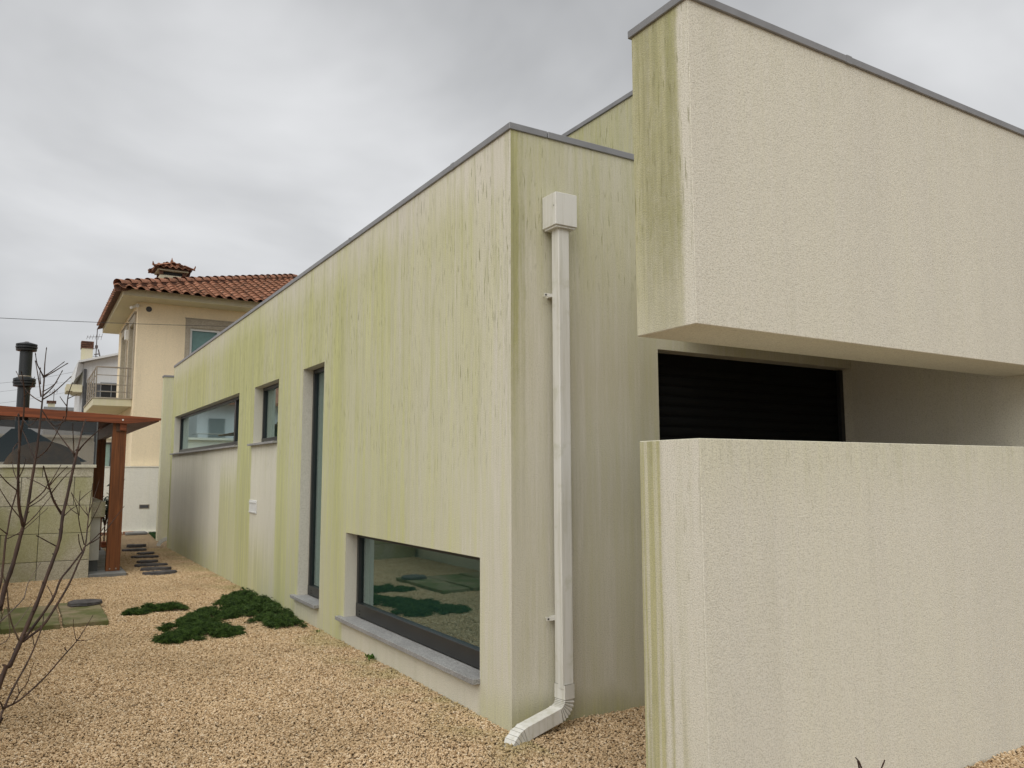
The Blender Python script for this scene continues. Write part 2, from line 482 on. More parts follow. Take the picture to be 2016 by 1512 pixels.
M['panel_white'] = m_simple('pale_counter_panel', (0.52, 0.51, 0.46), 0.7, 0, 0.06, 3)
M['steel'] = m_simple('brushed_steel_rail', (0.33, 0.29, 0.24), 0.4, 0.5, 0.05)
M['white_frame'] = m_simple('white_window_frame', (0.72, 0.73, 0.72), 0.4, 0, 0.03)
M['grey_shutter'] = m_simple('grey_roller_blind', (0.20, 0.21, 0.21), 0.6, 0, 0.03)
M['teal_blind'] = m_simple('pale_teal_blind', (0.27, 0.325, 0.32), 0.7, 0, 0.04)
M['plastic_white'] = m_simple('white_plastic', (0.72, 0.72, 0.70), 0.4, 0, 0.03)
M['cable'] = m_simple('black_cable', (0.03, 0.03, 0.03), 0.6)
M['cable_far'] = m_simple('grey_cable', (0.16, 0.16, 0.17), 0.6)
M['antenna'] = m_simple('rusty_antenna', (0.11, 0.09, 0.085), 0.6, 0.2)
M['grey_roof'] = m_simple('grey_sheet_roof', (0.23, 0.24, 0.25), 0.7, 0, 0.06)
M['dark_grey'] = m_simple('dark_grey_cladding', (0.07, 0.072, 0.078), 0.7)
M['brick_edge'] = m_simple('brick_edging', (0.30, 0.15, 0.09), 0.9, 0, 0.2)

def m_slate():
    t = NT('blue_black_slate')
    p = t.pos()
    n = t.noise(t.vscale(p, (9, 9, 50)), 1.0, 5, 0.65)
    c = t.mix(t.rng(n, 0.3, 0.7), (0.030, 0.028, 0.030), (0.105, 0.095, 0.095))
    t.bump(n, 0.5, 0.01)
    return t.fin(c, 0.7, 0, 0.4)
M['slate'] = m_slate()

def m_slab():
    t = NT('mossy_sandstone')
    p = t.pos()
    n = t.noise(t.vscale(p, (2.2, 1.4, 2)), 1.0, 5, 0.6)
    c = t.mix(t.rng(n, 0.3, 0.65), (0.19, 0.155, 0.09), (0.27, 0.215, 0.135))
    g = t.noise(t.vscale(p, (1.7, 1.7, 1.7), (3, 1, 0)), 1.0, 5, 0.65)
    c = t.mix(t.rng(g, 0.38, 0.60, 0, 0.9), c, (0.085, 0.10, 0.025))
    k = t.noise(p, 40, 3)
    c = t.mix(t.rng(k, 0.5, 0.75, 0, 0.4), c, (0.10, 0.08, 0.05))
    t.bump(t.noise(p, 35, 4), 0.4, 0.006)
    return t.fin(c, 0.88, 0, 0.3)
M['slab'] = m_slab()

def m_ground():
    t = NT('gravel_bed')
    p = t.pos()
    v = t.n('ShaderNodeTexVoronoi'); v.feature = 'F1'
    t.l(t.vscale(p, (1, 1, 0.2)), v.inputs['Vector']); v.inputs['Scale'].default_value = 62
    sc = t.n('ShaderNodeSeparateColor'); t.l(v.outputs['Color'], sc.inputs[0])
    c = t.mix(sc.outputs[0], (0.34, 0.235, 0.135), (0.60, 0.46, 0.305))
    c = t.mix(t.rng(v.outputs['Distance'], 0.42, 0.72), c, (0.09, 0.058, 0.032))
    n = t.noise(p, 0.9, 3)
    c = t.mix(t.rng(n, 0.4, 0.7, 0, 0.16), c, (0.22, 0.18, 0.085))
    t.bump(t.math('MULTIPLY', v.outputs['Distance'], -1.0), 0.8, 0.02)
    return t.fin(c, 0.95, 0, 0.2)
M['ground'] = m_ground()

def m_pebble():
    t = NT('limestone_chips')
    a = t.n('ShaderNodeAttribute', attribute_type='INSTANCER', attribute_name='tone')
    r = t.n('ShaderNodeValToRGB')
    e = r.color_ramp.elements
    e[0].position = 0.0; e[0].color = (0.25, 0.15, 0.075, 1)
    e[1].position = 1.0; e[1].color = (0.72, 0.60, 0.44, 1)
    for pos, col in ((0.15, (0.42, 0.288, 0.158, 1)), (0.5, (0.565, 0.41, 0.245, 1)), (0.88, (0.66, 0.505, 0.33, 1))):
        x = e.new(pos); x.color = col
    t.l(a.outputs['Fac'], r.inputs[0])
    p = t.pos()
    c = t.mix(t.rng(t.noise(p, 0.9, 4, 0.6), 0.42, 0.68, 0, 0.34), r.outputs[0], (0.30, 0.215, 0.12))
    sx = t.n('ShaderNodeSeparateXYZ'); t.l(p, sx.inputs[0])
    wallg = t.math('MULTIPLY', t.rng(sx.outputs[0], -0.55, -0.03, 0, 0.55), t.rng(t.noise(p, 2.2, 3), 0.38, 0.62))
    wallg = t.math('MULTIPLY', wallg, t.rng(sx.outputs[0], -0.02, 0.03, 1, 0))
    c = t.mix(wallg, c, (0.31, 0.28, 0.12))
    return t.fin(c, 0.9, 0, 0.25)
M['pebble'] = m_pebble()

def m_leaf(name, a, b, rough=0.6):
    t = NT(name)
    p = t.pos()
    n = t.noise(p, 22, 4, 0.75)
    c = t.mix(t.rng(n, 0.36, 0.66), a, b)
    return t.fin(c, rough, 0, 0.3)
M['juniper'] = m_leaf('dark_juniper_green', (0.012, 0.030, 0.006), (0.080, 0.140, 0.028))
M['leaf_gloss'] = m_leaf('glossy_camellia_leaf', (0.010, 0.018, 0.010), (0.022, 0.04, 0.016), 0.35)
M['weed'] = m_leaf('bright_weed', (0.06, 0.12, 0.02), (0.12, 0.22, 0.04))
M['turf'] = m_leaf('green_turf', (0.014, 0.05, 0.010), (0.03, 0.085, 0.018))

def m_bark():
    t = NT('red_brown_bark')
    p = t.pos()
    n = t.noise(t.vscale(p, (40, 40, 12)), 1.0, 4, 0.6)
    c = t.mix(t.rng(n, 0.3, 0.7), (0.022, 0.011, 0.007), (0.062, 0.032, 0.019))
    return t.fin(c, 0.7, 0, 0.35)
M['bark'] = m_bark()
M['twig'] = m_simple('grey_twig_bark', (0.115, 0.085, 0.062), 0.75, 0, 0.2, 20)

# ------------------------------------------------------------------ ground and gravel
g = MB().quad((-400, -400, -0.012), (400, -400, -0.012), (400, 400, -0.012), (-400, 400, -0.012)).build('ground', M['ground'])
tag(g, kind='structure', label='tan gravel ground reaching to the houses', cat='ground')

def gravel_object():
    mb = MB()
    for (x0, x1, y0, y1) in ((-3.28, -0.003, -2.2, 9.25), (-0.0, 1.6, -1.325, -0.003), (-3.28, 3.6, -3.3, -2.2), (0.0, 3.6, -2.2, -1.73), (-0.003, -0.0, -2.2, 0), (-1.15, -0.003, 9.25, 13.8)):
        if x1 - x0 < 0.01: continue
        mb.quad((x0, y0, -0.004), (x1, y0, -0.004), (x1, y1, -0.004), (x0, y1, -0.004))
    o = mb.build('gravel', M['pebble'])
    ng = bpy.data.node_groups.new('gravel_scatter', 'GeometryNodeTree')
    ng.interface.new_socket(name='Geometry', in_out='INPUT', socket_type='NodeSocketGeometry')
    ng.interface.new_socket(name='Geometry', in_out='OUTPUT', socket_type='NodeSocketGeometry')
    N, Lk = ng.nodes, ng.links
    gi, go = N.new('NodeGroupInput'), N.new('NodeGroupOutput')
    dp = N.new('GeometryNodeDistributePointsOnFaces')
    dp.inputs['Density'].default_value = 9200
    Lk.new(gi.outputs[0], dp.inputs['Mesh'])
    stones = N.new('GeometryNodeJoinGeometry')
    for k in range(5):
        ic = N.new('GeometryNodeMeshIcoSphere')
        ic.inputs['Radius'].default_value = 0.0063
        ic.inputs['Subdivisions'].default_value = 2 if k < 2 else 1
        sp = N.new('GeometryNodeSetPosition')
        nz = N.new('ShaderNodeTexNoise')
        nz.noise_dimensions = '4D'
        nz.inputs['W'].default_value = k * 7.3
        nz.inputs['Scale'].default_value = 120
        nz.inputs['Detail'].default_value = 1
        sb = N.new('ShaderNodeVectorMath'); sb.operation = 'SUBTRACT'; sb.inputs[1].default_value = (0.5, 0.5, 0.5)
        ml = N.new('ShaderNodeVectorMath'); ml.operation = 'SCALE'; ml.inputs['Scale'].default_value = 0.0135
        Lk.new(nz.outputs['Color'], sb.inputs[0]); Lk.new(sb.outputs[0], ml.inputs[0])
        Lk.new(ic.outputs['Mesh'], sp.inputs['Geometry']); Lk.new(ml.outputs[0], sp.inputs['Offset'])
        ss = N.new('GeometryNodeSetShadeSmooth'); ss.inputs['Shade Smooth'].default_value = False
        Lk.new(sp.outputs[0], ss.inputs[0])
        sm = N.new('GeometryNodeSetMaterial'); sm.inputs['Material'].default_value = M['pebble']
        Lk.new(ss.outputs[0], sm.inputs['Geometry'])
        gt = N.new('GeometryNodeGeometryToInstance')
        Lk.new(sm.outputs[0], gt.inputs[0])
        Lk.new(gt.outputs[0], stones.inputs[0])
    ip = N.new('GeometryNodeInstanceOnPoints')
    ip.inputs['Pick Instance'].default_value = True
    Lk.new(dp.outputs['Points'], ip.inputs['Points'])
    Lk.new(stones.outputs[0], ip.inputs['Instance'])
    rr = N.new('FunctionNodeRandomValue'); rr.data_type = 'FLOAT_VECTOR'
    rr.inputs[0].default_value = (-0.6, -0.6, 0); rr.inputs[1].default_value = (0.6, 0.6, 6.283)
    Lk.new(rr.outputs[0], ip.inputs['Rotation'])
    rs = N.new('FunctionNodeRandomValue'); rs.data_type = 'FLOAT_VECTOR'
    rs.inputs[0].default_value = (0.75, 0.5, 0.35); rs.inputs[1].default_value = (1.65, 1.1, 0.85); rs.inputs['Seed'].default_value = 3
    Lk.new(rs.outputs[0], ip.inputs['Scale'])
    st = N.new('GeometryNodeStoreNamedAttribute'); st.data_type = 'FLOAT'; st.domain = 'INSTANCE'
    st.inputs['Name'].default_value = 'tone'
    rt = N.new('FunctionNodeRandomValue'); rt.data_type = 'FLOAT'; rt.inputs['Seed'].default_value = 11
    Lk.new(rt.outputs[1], st.inputs['Value'])
    Lk.new(ip.outputs[0], st.inputs['Geometry'])
    # lift the stones by a little random amount so they lie over each other
    tr = N.new('GeometryNodeTranslateInstances')
    rz = N.new('FunctionNodeRandomValue'); rz.data_type = 'FLOAT_VECTOR'
    rz.inputs[0].default_value = (0, 0, -0.004); rz.inputs[1].default_value = (0, 0, 0.010); rz.inputs['Seed'].default_value = 5
    Lk.new(st.outputs[0], tr.inputs[0]); Lk.new(rz.outputs[0], tr.inputs['Translation'])
    tr2 = N.new('GeometryNodeTranslateInstances')
    un = N.new('ShaderNodeTexNoise'); un.inputs['Scale'].default_value = 2.6; un.inputs['Detail'].default_value = 3
    pos_ = N.new('GeometryNodeInputPosition'); Lk.new(pos_.outputs[0], un.inputs['Vector'])
    mr = N.new('ShaderNodeMapRange'); mr.inputs[1].default_value = 0.3; mr.inputs[2].default_value = 0.7; mr.inputs[3].default_value = -0.006; mr.inputs[4].default_value = 0.016
    Lk.new(un.outputs[0], mr.inputs[0])
    cz = N.new('ShaderNodeCombineXYZ'); Lk.new(mr.outputs[0], cz.inputs[2])
    Lk.new(tr.outputs[0], tr2.inputs[0]); Lk.new(cz.outputs[0], tr2.inputs['Translation'])
    Lk.new(tr2.outputs[0], go.inputs[0])
    md = o.modifiers.new('scatter', 'NODES'); md.node_group = ng
    return tag(o, 'tan crushed limestone gravel covering the yard', 'gravel', kind='stuff')
gravel_object()

# ------------------------------------------------------------------ the modern house
house = tag(empty('modern_house', (0, 0, 0)), 'flat-roofed pale rendered house stained green with algae, grey metal coping', 'house')
ZT = 3.765
OPEN = {'low': (0.398, 2.967, 0.205, 0.99), 'tall': (3.712, 4.45, 0.21, 2.68), 'small': (5.45, 6.66, 1.925, 2.68), 'wide': (7.565, 13.46, 1.935, 2.69)}

def wall_grid(axis, plane, u0, u1, z0, z1, openings):
    """outer skin of a wall in plane axis=plane, with rectangular holes"""
    us = sorted({u0, u1, *[v for o in openings for v in o[:2]]})
    zs = sorted({z0, z1, *[v for o in openings for v in o[2:]]})
    mb = MB()
    idx = {}
    def P(u, z):
        if (u, z) not in idx:
            idx[(u, z)] = len(mb.v)
            mb.v.append((plane, u, z) if axis == 0 else (u, plane, z))
        return idx[(u, z)]
    for i in range(len(us) - 1):
        for j in range(len(zs) - 1):
            cu, cz = (us[i] + us[i + 1]) / 2, (zs[j] + zs[j + 1]) / 2
            if any(o[0] < cu < o[1] and o[2] < cz < o[3] for o in openings): continue
            q = (P(us[i], zs[j]), P(us[i + 1], zs[j]), P(us[i + 1], zs[j + 1]), P(us[i], zs[j + 1]))
            mb.f.append(q[::-1] if axis == 0 else q)
    return mb

def plain(mb, name, mat, parent):
    me = bpy.data.meshes.new(name); me.from_pydata(mb.v, [], mb.f)
    return link(name, me, mat, parent)

# long wall (x = 0), front wall (y = 0): skins with reveals, and an inner skin that closes the rooms
long_wall = plain(wall_grid(0, 0.0, 0.0, 13.8, -0.1, ZT, list(OPEN.values())), 'long_wall', M['wall_long'], house)
long_wall['label'] = 'long side wall streaked with green algae'
SH = (1.215, 3.38, -0.1, 2.41)
front_wall = plain(wall_grid(1, 0.0, 0.0, 3.38, -0.1, ZT, [SH]), 'front_wall', M['wall_front'], house)
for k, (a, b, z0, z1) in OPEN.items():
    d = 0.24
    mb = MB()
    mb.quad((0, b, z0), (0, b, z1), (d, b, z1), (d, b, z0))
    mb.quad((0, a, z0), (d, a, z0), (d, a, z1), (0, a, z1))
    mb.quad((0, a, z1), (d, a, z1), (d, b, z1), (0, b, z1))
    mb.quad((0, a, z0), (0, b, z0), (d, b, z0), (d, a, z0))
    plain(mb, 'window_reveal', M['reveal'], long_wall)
mb = MB()
mb.quad((SH[0], 0, SH[2]), (SH[0], 0, SH[3]), (SH[0], 0.25, SH[3]), (SH[0], 0.25, SH[2]))
mb.quad((SH[0], 0, SH[3]), (SH[1], 0, SH[3]), (SH[1], 0.25, SH[3]), (SH[0], 0.25, SH[3]))
plain(mb, 'shutter_reveal', M['reveal'], front_wall)
# rear end wall of the long block and the roof deck
box('rear_wall', 0.004, 6.0, 13.55, 13.797, -0.1, ZT - 0.02, M['wall_wing'], house)
box('roof_deck', 0.02, 3.36, 0.02, 13.54, 3.40, 3.50, M['concrete'], house)
# interior shell
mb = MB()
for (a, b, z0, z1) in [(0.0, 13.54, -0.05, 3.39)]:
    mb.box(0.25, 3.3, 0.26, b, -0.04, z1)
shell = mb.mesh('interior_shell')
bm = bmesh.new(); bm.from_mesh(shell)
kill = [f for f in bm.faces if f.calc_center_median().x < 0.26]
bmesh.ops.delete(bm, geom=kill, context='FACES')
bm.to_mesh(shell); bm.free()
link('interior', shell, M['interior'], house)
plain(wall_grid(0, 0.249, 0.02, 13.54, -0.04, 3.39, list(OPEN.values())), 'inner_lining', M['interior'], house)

def make_window(key, mull=None, blind_or_veil=None, sill_over=0.055, rail=0.11):
    a, b, z0, z1 = OPEN[key]
    zs = z0 + (0.022 if key in ('low', 'tall') else 0.0)
    xf = 0.112                                   # face of the aluminium frame
    w = 0.045
    mb = MB()
    mb.box(xf, xf + 0.07, a + 0.001, a + w, zs, z1 - 0.001)
    mb.box(xf, xf + 0.07, b - w, b - 0.001, zs, z1 - 0.001)
    mb.box(xf + 0.001, xf + 0.069, a + w, b - w, z1 - w, z1 - 0.002)
    mb.box(xf - 0.004, xf + 0.068, a + 0.002, b - 0.002, zs + 0.001, zs + rail)
    if mull: mb.box(xf + 0.002, xf + 0.067, mull - 0.045, mull + 0.045, zs + rail, z1 - w)
    win = mb.build('window', M['black_alu'], house, 0.003)
    box('pane', xf + 0.028, xf + 0.036, a + w * 0.8, b - w * 0.8, zs + rail - 0.01, z1 - w * 0.8, M['glass'], win)
    for q in (0.028, 0.056) if key in ('low', 'tall') else (0.034,):
        for y in ((b - 0.10,) if key == 'low' else ((b - 0.13,) if key == 'tall' else ((b - 0.12,) if key == 'small' else ((a + b) / 2,)))):
            MB().box(xf - 0.007, xf - 0.0045, y - 0.011, y + 0.011, zs + q - 0.006, zs + q + 0.006).build('drain_cap', M['screw'], win)
    # sill: granite board, a little proud of the wall and wider than the opening
    y0, y1 = a + 0.002, b + (0.10 if key in ('low', 'wide', 'tall', 'small') else 0)
    s = MB().box(-sill_over, -0.0005, a - 0.004, y1, z0 - 0.012, zs - 0.001)
    s.box(-0.0004, xf - 0.006, a + 0.003, b - 0.003, z0 - 0.010, zs - 0.001)
    th = 0.032 if key in ('low', 'tall') else 0.026
    s = MB()
    s.box(-sill_over, -0.0008, a - 0.006, y1, zs - th - 0.002, zs - 0.0005)
    s.box(-0.0008, xf - 0.006, a + 0.003, b - 0.003, zs - th, zs - 0.001)
    s.build('sill', M['granite'], win, 0.002)
    if blind_or_veil:
        box('blind', 0.236, 0.246, a + 0.01, b - 0.01, z0 + 0.02, z1 - 0.02, blind_or_veil, win)  # grey blind in the tall window, elsewhere an added panel for the teal veil
    return win
wl_ = make_window('low', None, M['teal_screen'], rail=0.12)
wl_['label'] = 'low wide window near the ground at the corner'
make_window('tall', None, M['interior_blind'], rail=0.10)['label'] = 'tall narrow full-height window'
make_window('small', None, M['teal_screen'], rail=0.07)['label'] = 'small square high window'
make_window('wide', 8.35, M['teal_screen'], rail=0.075)['label'] = 'long high strip window with a mullion'

# vent plate
v = MB().box(-0.012, -0.0005, 6.335, 6.72, 1.01, 1.185)
vent = v.build('vent_grille', M['plastic_white'], house, 0.004)
v = MB()
for z in (1.03, 1.155):
    v.box(-0.02, -0.0125, 6.345, 6.71, z - 0.006, z + 0.006)
v.build('vent_flange', M['plastic_white'], vent)

# coping of the long block: pieces with raised joints
def coping_run(axis, fixed, u_list, zb, zt, width, over=0.014, parent=house, side=1):
    """axis 0: runs along y at x=fixed (outer face), axis 1: runs along x at y=fixed"""
    for i in range(len(u_list) - 1):
        a, b = u_list[i], u_list[i + 1]
        lo, hi = fixed - over, fixed + width
        if axis == 0:
            o = box('coping', lo, hi, a + 0.0015, b - 0.0015, zb, zt, M['metal_cap'], parent, 0.003)
            if i: box('joint_cover', lo - 0.0012, hi + 0.001, a - 0.022, a + 0.022, zb - 0.001, zt + 0.0012, M['metal_cap'], o)
        else:
            o = box('coping', a + 0.0015, b - 0.0015, lo, hi, zb, zt, M['metal_cap'], parent, 0.003)
            if i: box('joint_cover', a - 0.022, a + 0.022, lo - 0.0012, hi + 0.001, zb - 0.001, zt + 0.0012, M['metal_cap'], o)
coping_run(0, 0.0, [-0.0135, 0.81, 3.0, 5.0, 7.0, 9.0, 11.0, 13.815], 3.757, 3.802, 0.28)
coping_run(1, 0.0, [0.283, 2.3, 3.38], 3.757, 3.802, 0.28)

# upper volume behind
plain(wall_grid(0, 1.5, 0.25, 9.5, 3.3, 4.60, []), 'upper_side_wall', M['wall_upper'], house)
box('upper_front_wall', 1.503, 8.0, 0.25, 0.5, 3.3, 4.60, M['wall_plain'], house)
box('upper_roof', 1.51, 8.0, 0.5, 9.5, 4.40, 4.5, M['concrete'], house)
coping_run(0, 1.5, [0.236, 2.4, 4.8, 7.2, 9.5], 4.598, 4.638, 0.26)
coping_run(1, 0.25, [1.763, 4.0, 6.0, 8.0], 4.598, 4.638, 0.26)

# projecting beam across the porch (front face y=-1.725, end face x=-0.1)
XB, YF, YBk = -0.1, -1.725, -1.33
beam = MB().box(XB + 0.001, 7.0, YF, YBk, 2.19, 3.70).build('projecting_beam', M['wall_beam_end'], house, 0.003)
beam['label'] = 'deep rendered beam projecting over the porch'
MB().quad((XB, YBk - 0.0032, 2.1932), (XB, YF + 0.0032, 2.1932), (XB, YF + 0.0032, 3.70), (XB, YBk - 0.0032, 3.70)).build('beam_end', M['beam_end'], beam)
coping_run(1, YF, [XB - 0.014, 1.05, 3.2, 5.4, 7.0], 3.697, 3.738, 0.395 + 0.014)
# return wall and porch ceiling
MB().prism([(3.383, 0.28, -0.1), (3.383, 0.0, -0.1), (3.17, -1.40, -0.1), (3.12, YF + 0.02, -0.1), (6.98, YF + 0.02, -0.1), (6.98, 0.28, -0.1)],
           [(3.383, 0.28, 3.6), (3.383, 0.0, 3.6), (3.17, -1.40, 3.6), (3.12, YF + 0.02, 3.6), (6.98, YF + 0.02, 3.6), (6.98, 0.28, 3.6)]).build('return_wall', M['wall_plain'], house)
box('porch_ceiling', 1.45, 3.38, YBk + 0.002, -0.002, 2.62, 2.80, M['wall_plain'], house)

# roller shutter with single slats
sh = MB().box(SH[0] - 0.02, SH[1] + 0.002, 0.14, 0.16, -0.05, 2.45).build('roller_shutter', M['shutter'], house)
slat = None
pitch = 0.075
prof = []
for k in range(7):
    t_ = k / 6
    prof.append((0.128 - 0.008 * math.sin(math.pi * t_), t_ * (pitch - 0.006)))
for i in range(31):
    z = 0.0 + i * pitch
    if z + pitch > 2.43: break
    if slat is None:
        mb = MB()
        mb.prism([(SH[0] - 0.01, y, q) for y, q in prof] + [(SH[0] - 0.01, 0.139, pitch - 0.006), (SH[0] - 0.01, 0.139, 0)],
                 [(SH[1], y, q) for y, q in prof] + [(SH[1], 0.139, pitch - 0.006), (SH[1], 0.139, 0)])
        slat = mb.mesh('slat')
    o = link('slat', slat, M['shutter'], sh)
    o.location.z += z

for x0, x1 in ((SH[0] - 0.004, SH[0] + 0.03), (SH[1] - 0.045, SH[1] - 0.001)):
    box('guide_rail', x0, x1, 0.085, 0.119, -0.05, 2.405, M['black_alu'], sh)
# downpipe with hopper, brackets and pleated elbow
PX0, PX1, PY0, PY1 = 0.275, 0.362, -0.135, -0.055
dp = MB().box(PX0, PX1, PY0, PY1, 0.235, 3.12).build('downpipe', M['pipe'], house, 0.006)
hp = MB().box(0.236, 0.405, -0.165, -0.010, 3.12, 3.335).build('hopper', M['pipe'], dp, 0.003)
MB().box(0.246, 0.395, -0.155, -0.02, 3.108, 3.1195).build('hopper_rim', M['pipe'], hp)
MB().box(0.2335, 0.2365, -0.148, -0.142, 3.246, 3.250).build('screw', M['screw'], hp)
for z in (2.68, 0.645):
    br = MB().box(0.222, 0.276, -0.052, -0.046, z - 0.011, z + 0.011).box(PX0 - 0.002, PX1 + 0.002, -0.056, -0.001, z - 0.010, z + 0.010)
    br.tube([(0.245, -0.046, z), (0.245, -0.002, z)], 0.003)
    bo = br.build('bracket', M['pipe'], dp)
    MB().tube([(0.232, -0.055, z), (0.232, -0.0522, z)], 0.0055, 8).build('screw', M['screw'], bo)
# lower joint + elbow: rectangular section swept along a path that turns towards the corner
def sweep_rect(path, w, h, wide_axis, pleat=None):
    mb = MB()
    n = len(path)
    P = [Vector(p) for p in path]
    for i, p in enumerate(P):
        t = (P[min(i + 1, n - 1)] - P[max(i - 1, 0)]).normalized()
        side = wide_axis.normalized()
        up = side.cross(t).normalized()
        s_ = 1.0 if pleat is None else pleat[i]
        for a, b in ((-1, -1), (1, -1), (1, 1), (-1, 1)):
            mb.v.append(tuple(p + side * (a * w / 2 * s_) + up * (b * h / 2 * s_)))
    for i in range(n - 1):
        for k in range(4):
            mb.f.append((i * 4 + k, i * 4 + (k + 1) % 4, i * 4 + 4 + (k + 1) % 4, i * 4 + 4 + k))
    mb.f.append((3, 2, 1, 0)); mb.f.append(tuple((n - 1) * 4 + k for k in range(4)))
    return mb
cxp, cyp = (PX0 + PX1) / 2, (PY0 + PY1) / 2
hd = Vector((-1.0, -0.19, 0)).normalized()       # horizontal run of the shoe
side = Vector((-hd.y, hd.x, 0))
def shoe_path():
    path, ple = [], []
    path.append(Vector((cxp, cyp, 0.262))); ple.append(1.06)
    path.append(Vector((cxp, cyp, 0.185))); ple.append(1.06)
    r = 0.085
    ang = R(80)
    c0 = Vector((cxp, cyp, 0.178)) + hd * r
    steps = 14
    for i in range(steps + 1):
        a = ang * i / steps
        path.append(c0 - hd * (r * math.cos(a)) - Vector((0, 0, r * math.sin(a))))
        ple.append(1.07 if i % 2 == 0 else 0.93)
    d = (hd * math.sin(ang) - Vector((0, 0, math.cos(ang))))
    p = path[-1]
    path.append(p + d * 0.02); ple.append(1.0)
    path.append(p + d * 0.27); ple.append(1.0)
    path.append(p + d * 0.273); ple.append(1.04)
    a0 = math.asin(math.cos(ang))
    q = p + d * 0.275
    # mouth bending to the ground
    cur, a = q, math.pi / 2 - ang
    for i in range(6):
        a += R(8.5)
        dd = hd * math.cos(a) - Vector((0, 0, math.sin(a)))
        cur = cur + dd * 0.022
        path.append(cur); ple.append(0.94 if i % 2 == 0 else 1.04)
    return path, ple
sp_, pl_ = shoe_path()
print('shoe end', sp_[-1])
el = sweep_rect(sp_, 0.085, 0.078, side, pl_).build('elbow', M['pipe'], dp)
for i in range(1, len(sp_) - 1):
    if (2 < i < 17 and i % 2 == 1) or i >= len(sp_) - 6 or i == 1:
        d = (sp_[i + 1] - sp_[i - 1]).normalized()
        sc = max(pl_[i] * 0.995, 0.955) + 0.012
        if i == 1: c_, sc = Vector((cxp, cyp, 0.2635)), 1.075
        else: c_ = sp_[i]
        sweep_rect([c_ - d * 0.0011, c_ + d * 0.0011], 0.085 * sc, 0.078 * sc, side).build('pleat', M['pipe_groove'], el)  # proud dark rings: the upper seam, then painted shade in the pleat creases

# rear wing beyond the notch with its own outlet
wing = plain(wall_grid(1, 15.75, 0.068, 6.0, -0.1, 3.77, []), 'rear_wing_front', M['wall_wing'], house)
box('rear_wing_wall', 0.068, 6.0, 15.753, 16.0, -0.1, 3.765, M['wall_wing'], house)
coping_run(1, 15.75, [0.052, 3.0, 6.0], 3.765, 3.81, 0.262)
path, ple = [], []
for i in range(9):
    a = R(10 + i * 10)
    path.append(Vector((0.12 - 0.25 * math.sin(a), 13.95 + 0.05 * math.sin(a), 0.02 + 0.16 * math.cos(a)))); ple.append(1.03 if i % 2 else 0.97)
sweep_rect(path, 0.085, 0.075, Vector((0.25, 1, 0)), ple).build('rear_downpipe_elbow', M['pipe'], house, 0.003)
box('rear_downpipe', 0.10, 0.185, 13.85, 13.93, 0.10, 3.3, M['pipe'], house, 0.004)

# ------------------------------------------------------------------ low front garden wall
gw = tag(empty('garden_wall', (XB, YF, 0)), 'chest-high rendered garden wall under the projecting beam, green-stained end', 'wall')
MB().box(XB + 0.001, 7.0, YF, YBk, -0.1, 1.690).build('wall', M['low_wall'], gw, 0.003)
MB().quad((XB, YBk - 0.0032, -0.1), (XB, YF + 0.0032, -0.1), (XB, YF + 0.0032, 1.6868), (XB, YBk - 0.0032, 1.6868)).build('wall_end', M['low_wall_end'], gw)

# ------------------------------------------------------------------ boundary walls (side one is seen in the low window)
sb = tag(empty('side_boundary_wall', (-3.35, 0, 0)), 'white garden boundary wall reflected in the low corner window', 'wall')
MB().box(-3.50, -3.35, 0.0, 18.3, -0.1, 1.45).build('wall', M['white_wall'], sb, 0.01)
MB().box(-3.53, -3.32, -0.02, 18.3, 1.4505, 1.49).build('coping', M['granite_ledge'], sb, 0.004)
rb = tag(empty('rear_boundary_wall', (0, 18.6, 0)), 'white garden wall with a small vent below the cream house', 'wall')
MB().box(-8.0, 6.0, 18.55, 18.70, -0.1, 1.685).build('wall', M['white_wall'], rb, 0.008)
MB().box(-8.0, 6.0, 18.535, 18.715, 1.6855, 1.705).build('coping', M['white_wall'], rb)
MB().box(-8.0, 0.4, 18.47, 18.549, -0.1, 0.03).build('footing', M['white_wall'], rb)
vb = MB().box(-0.03, 0.21, 18.540, 18.549, 0.62, 0.72).build('vent_frame', M['steel'], rb)
MB().box(-0.01, 0.19, 18.536, 18.5395, 0.637, 0.703).build('vent_opening', M['dark_grey'], vb)

# ------------------------------------------------------------------ cream neighbour
cr = tag(empty('cream_house', (-0.26, 18.75, 0)), 'cream two-storey house with terracotta tiled roof and side balcony', 'house')
CX, CY = -0.26, 18.75
up_win = (1.06, 2.75, 4.25, 5.49)
cw = wall_grid(1, CY, CX, 10.0, 0.0, 6.08, [up_win])
plain(cw, 'front_wall', M['cream'], cr)
lw = [(19.25, 20.35, 3.52, 5.62), (21.2, 22.5, 3.52, 5.62)]
plain(wall_grid(0, CX, CY, 23.9, 0.0, 6.08, lw), 'side_wall', M['cream'], cr)
plain(wall_grid(1, 23.9, CX, 10.0, 0.0, 6.08, []), 'rear_wall', M['cream'], cr)
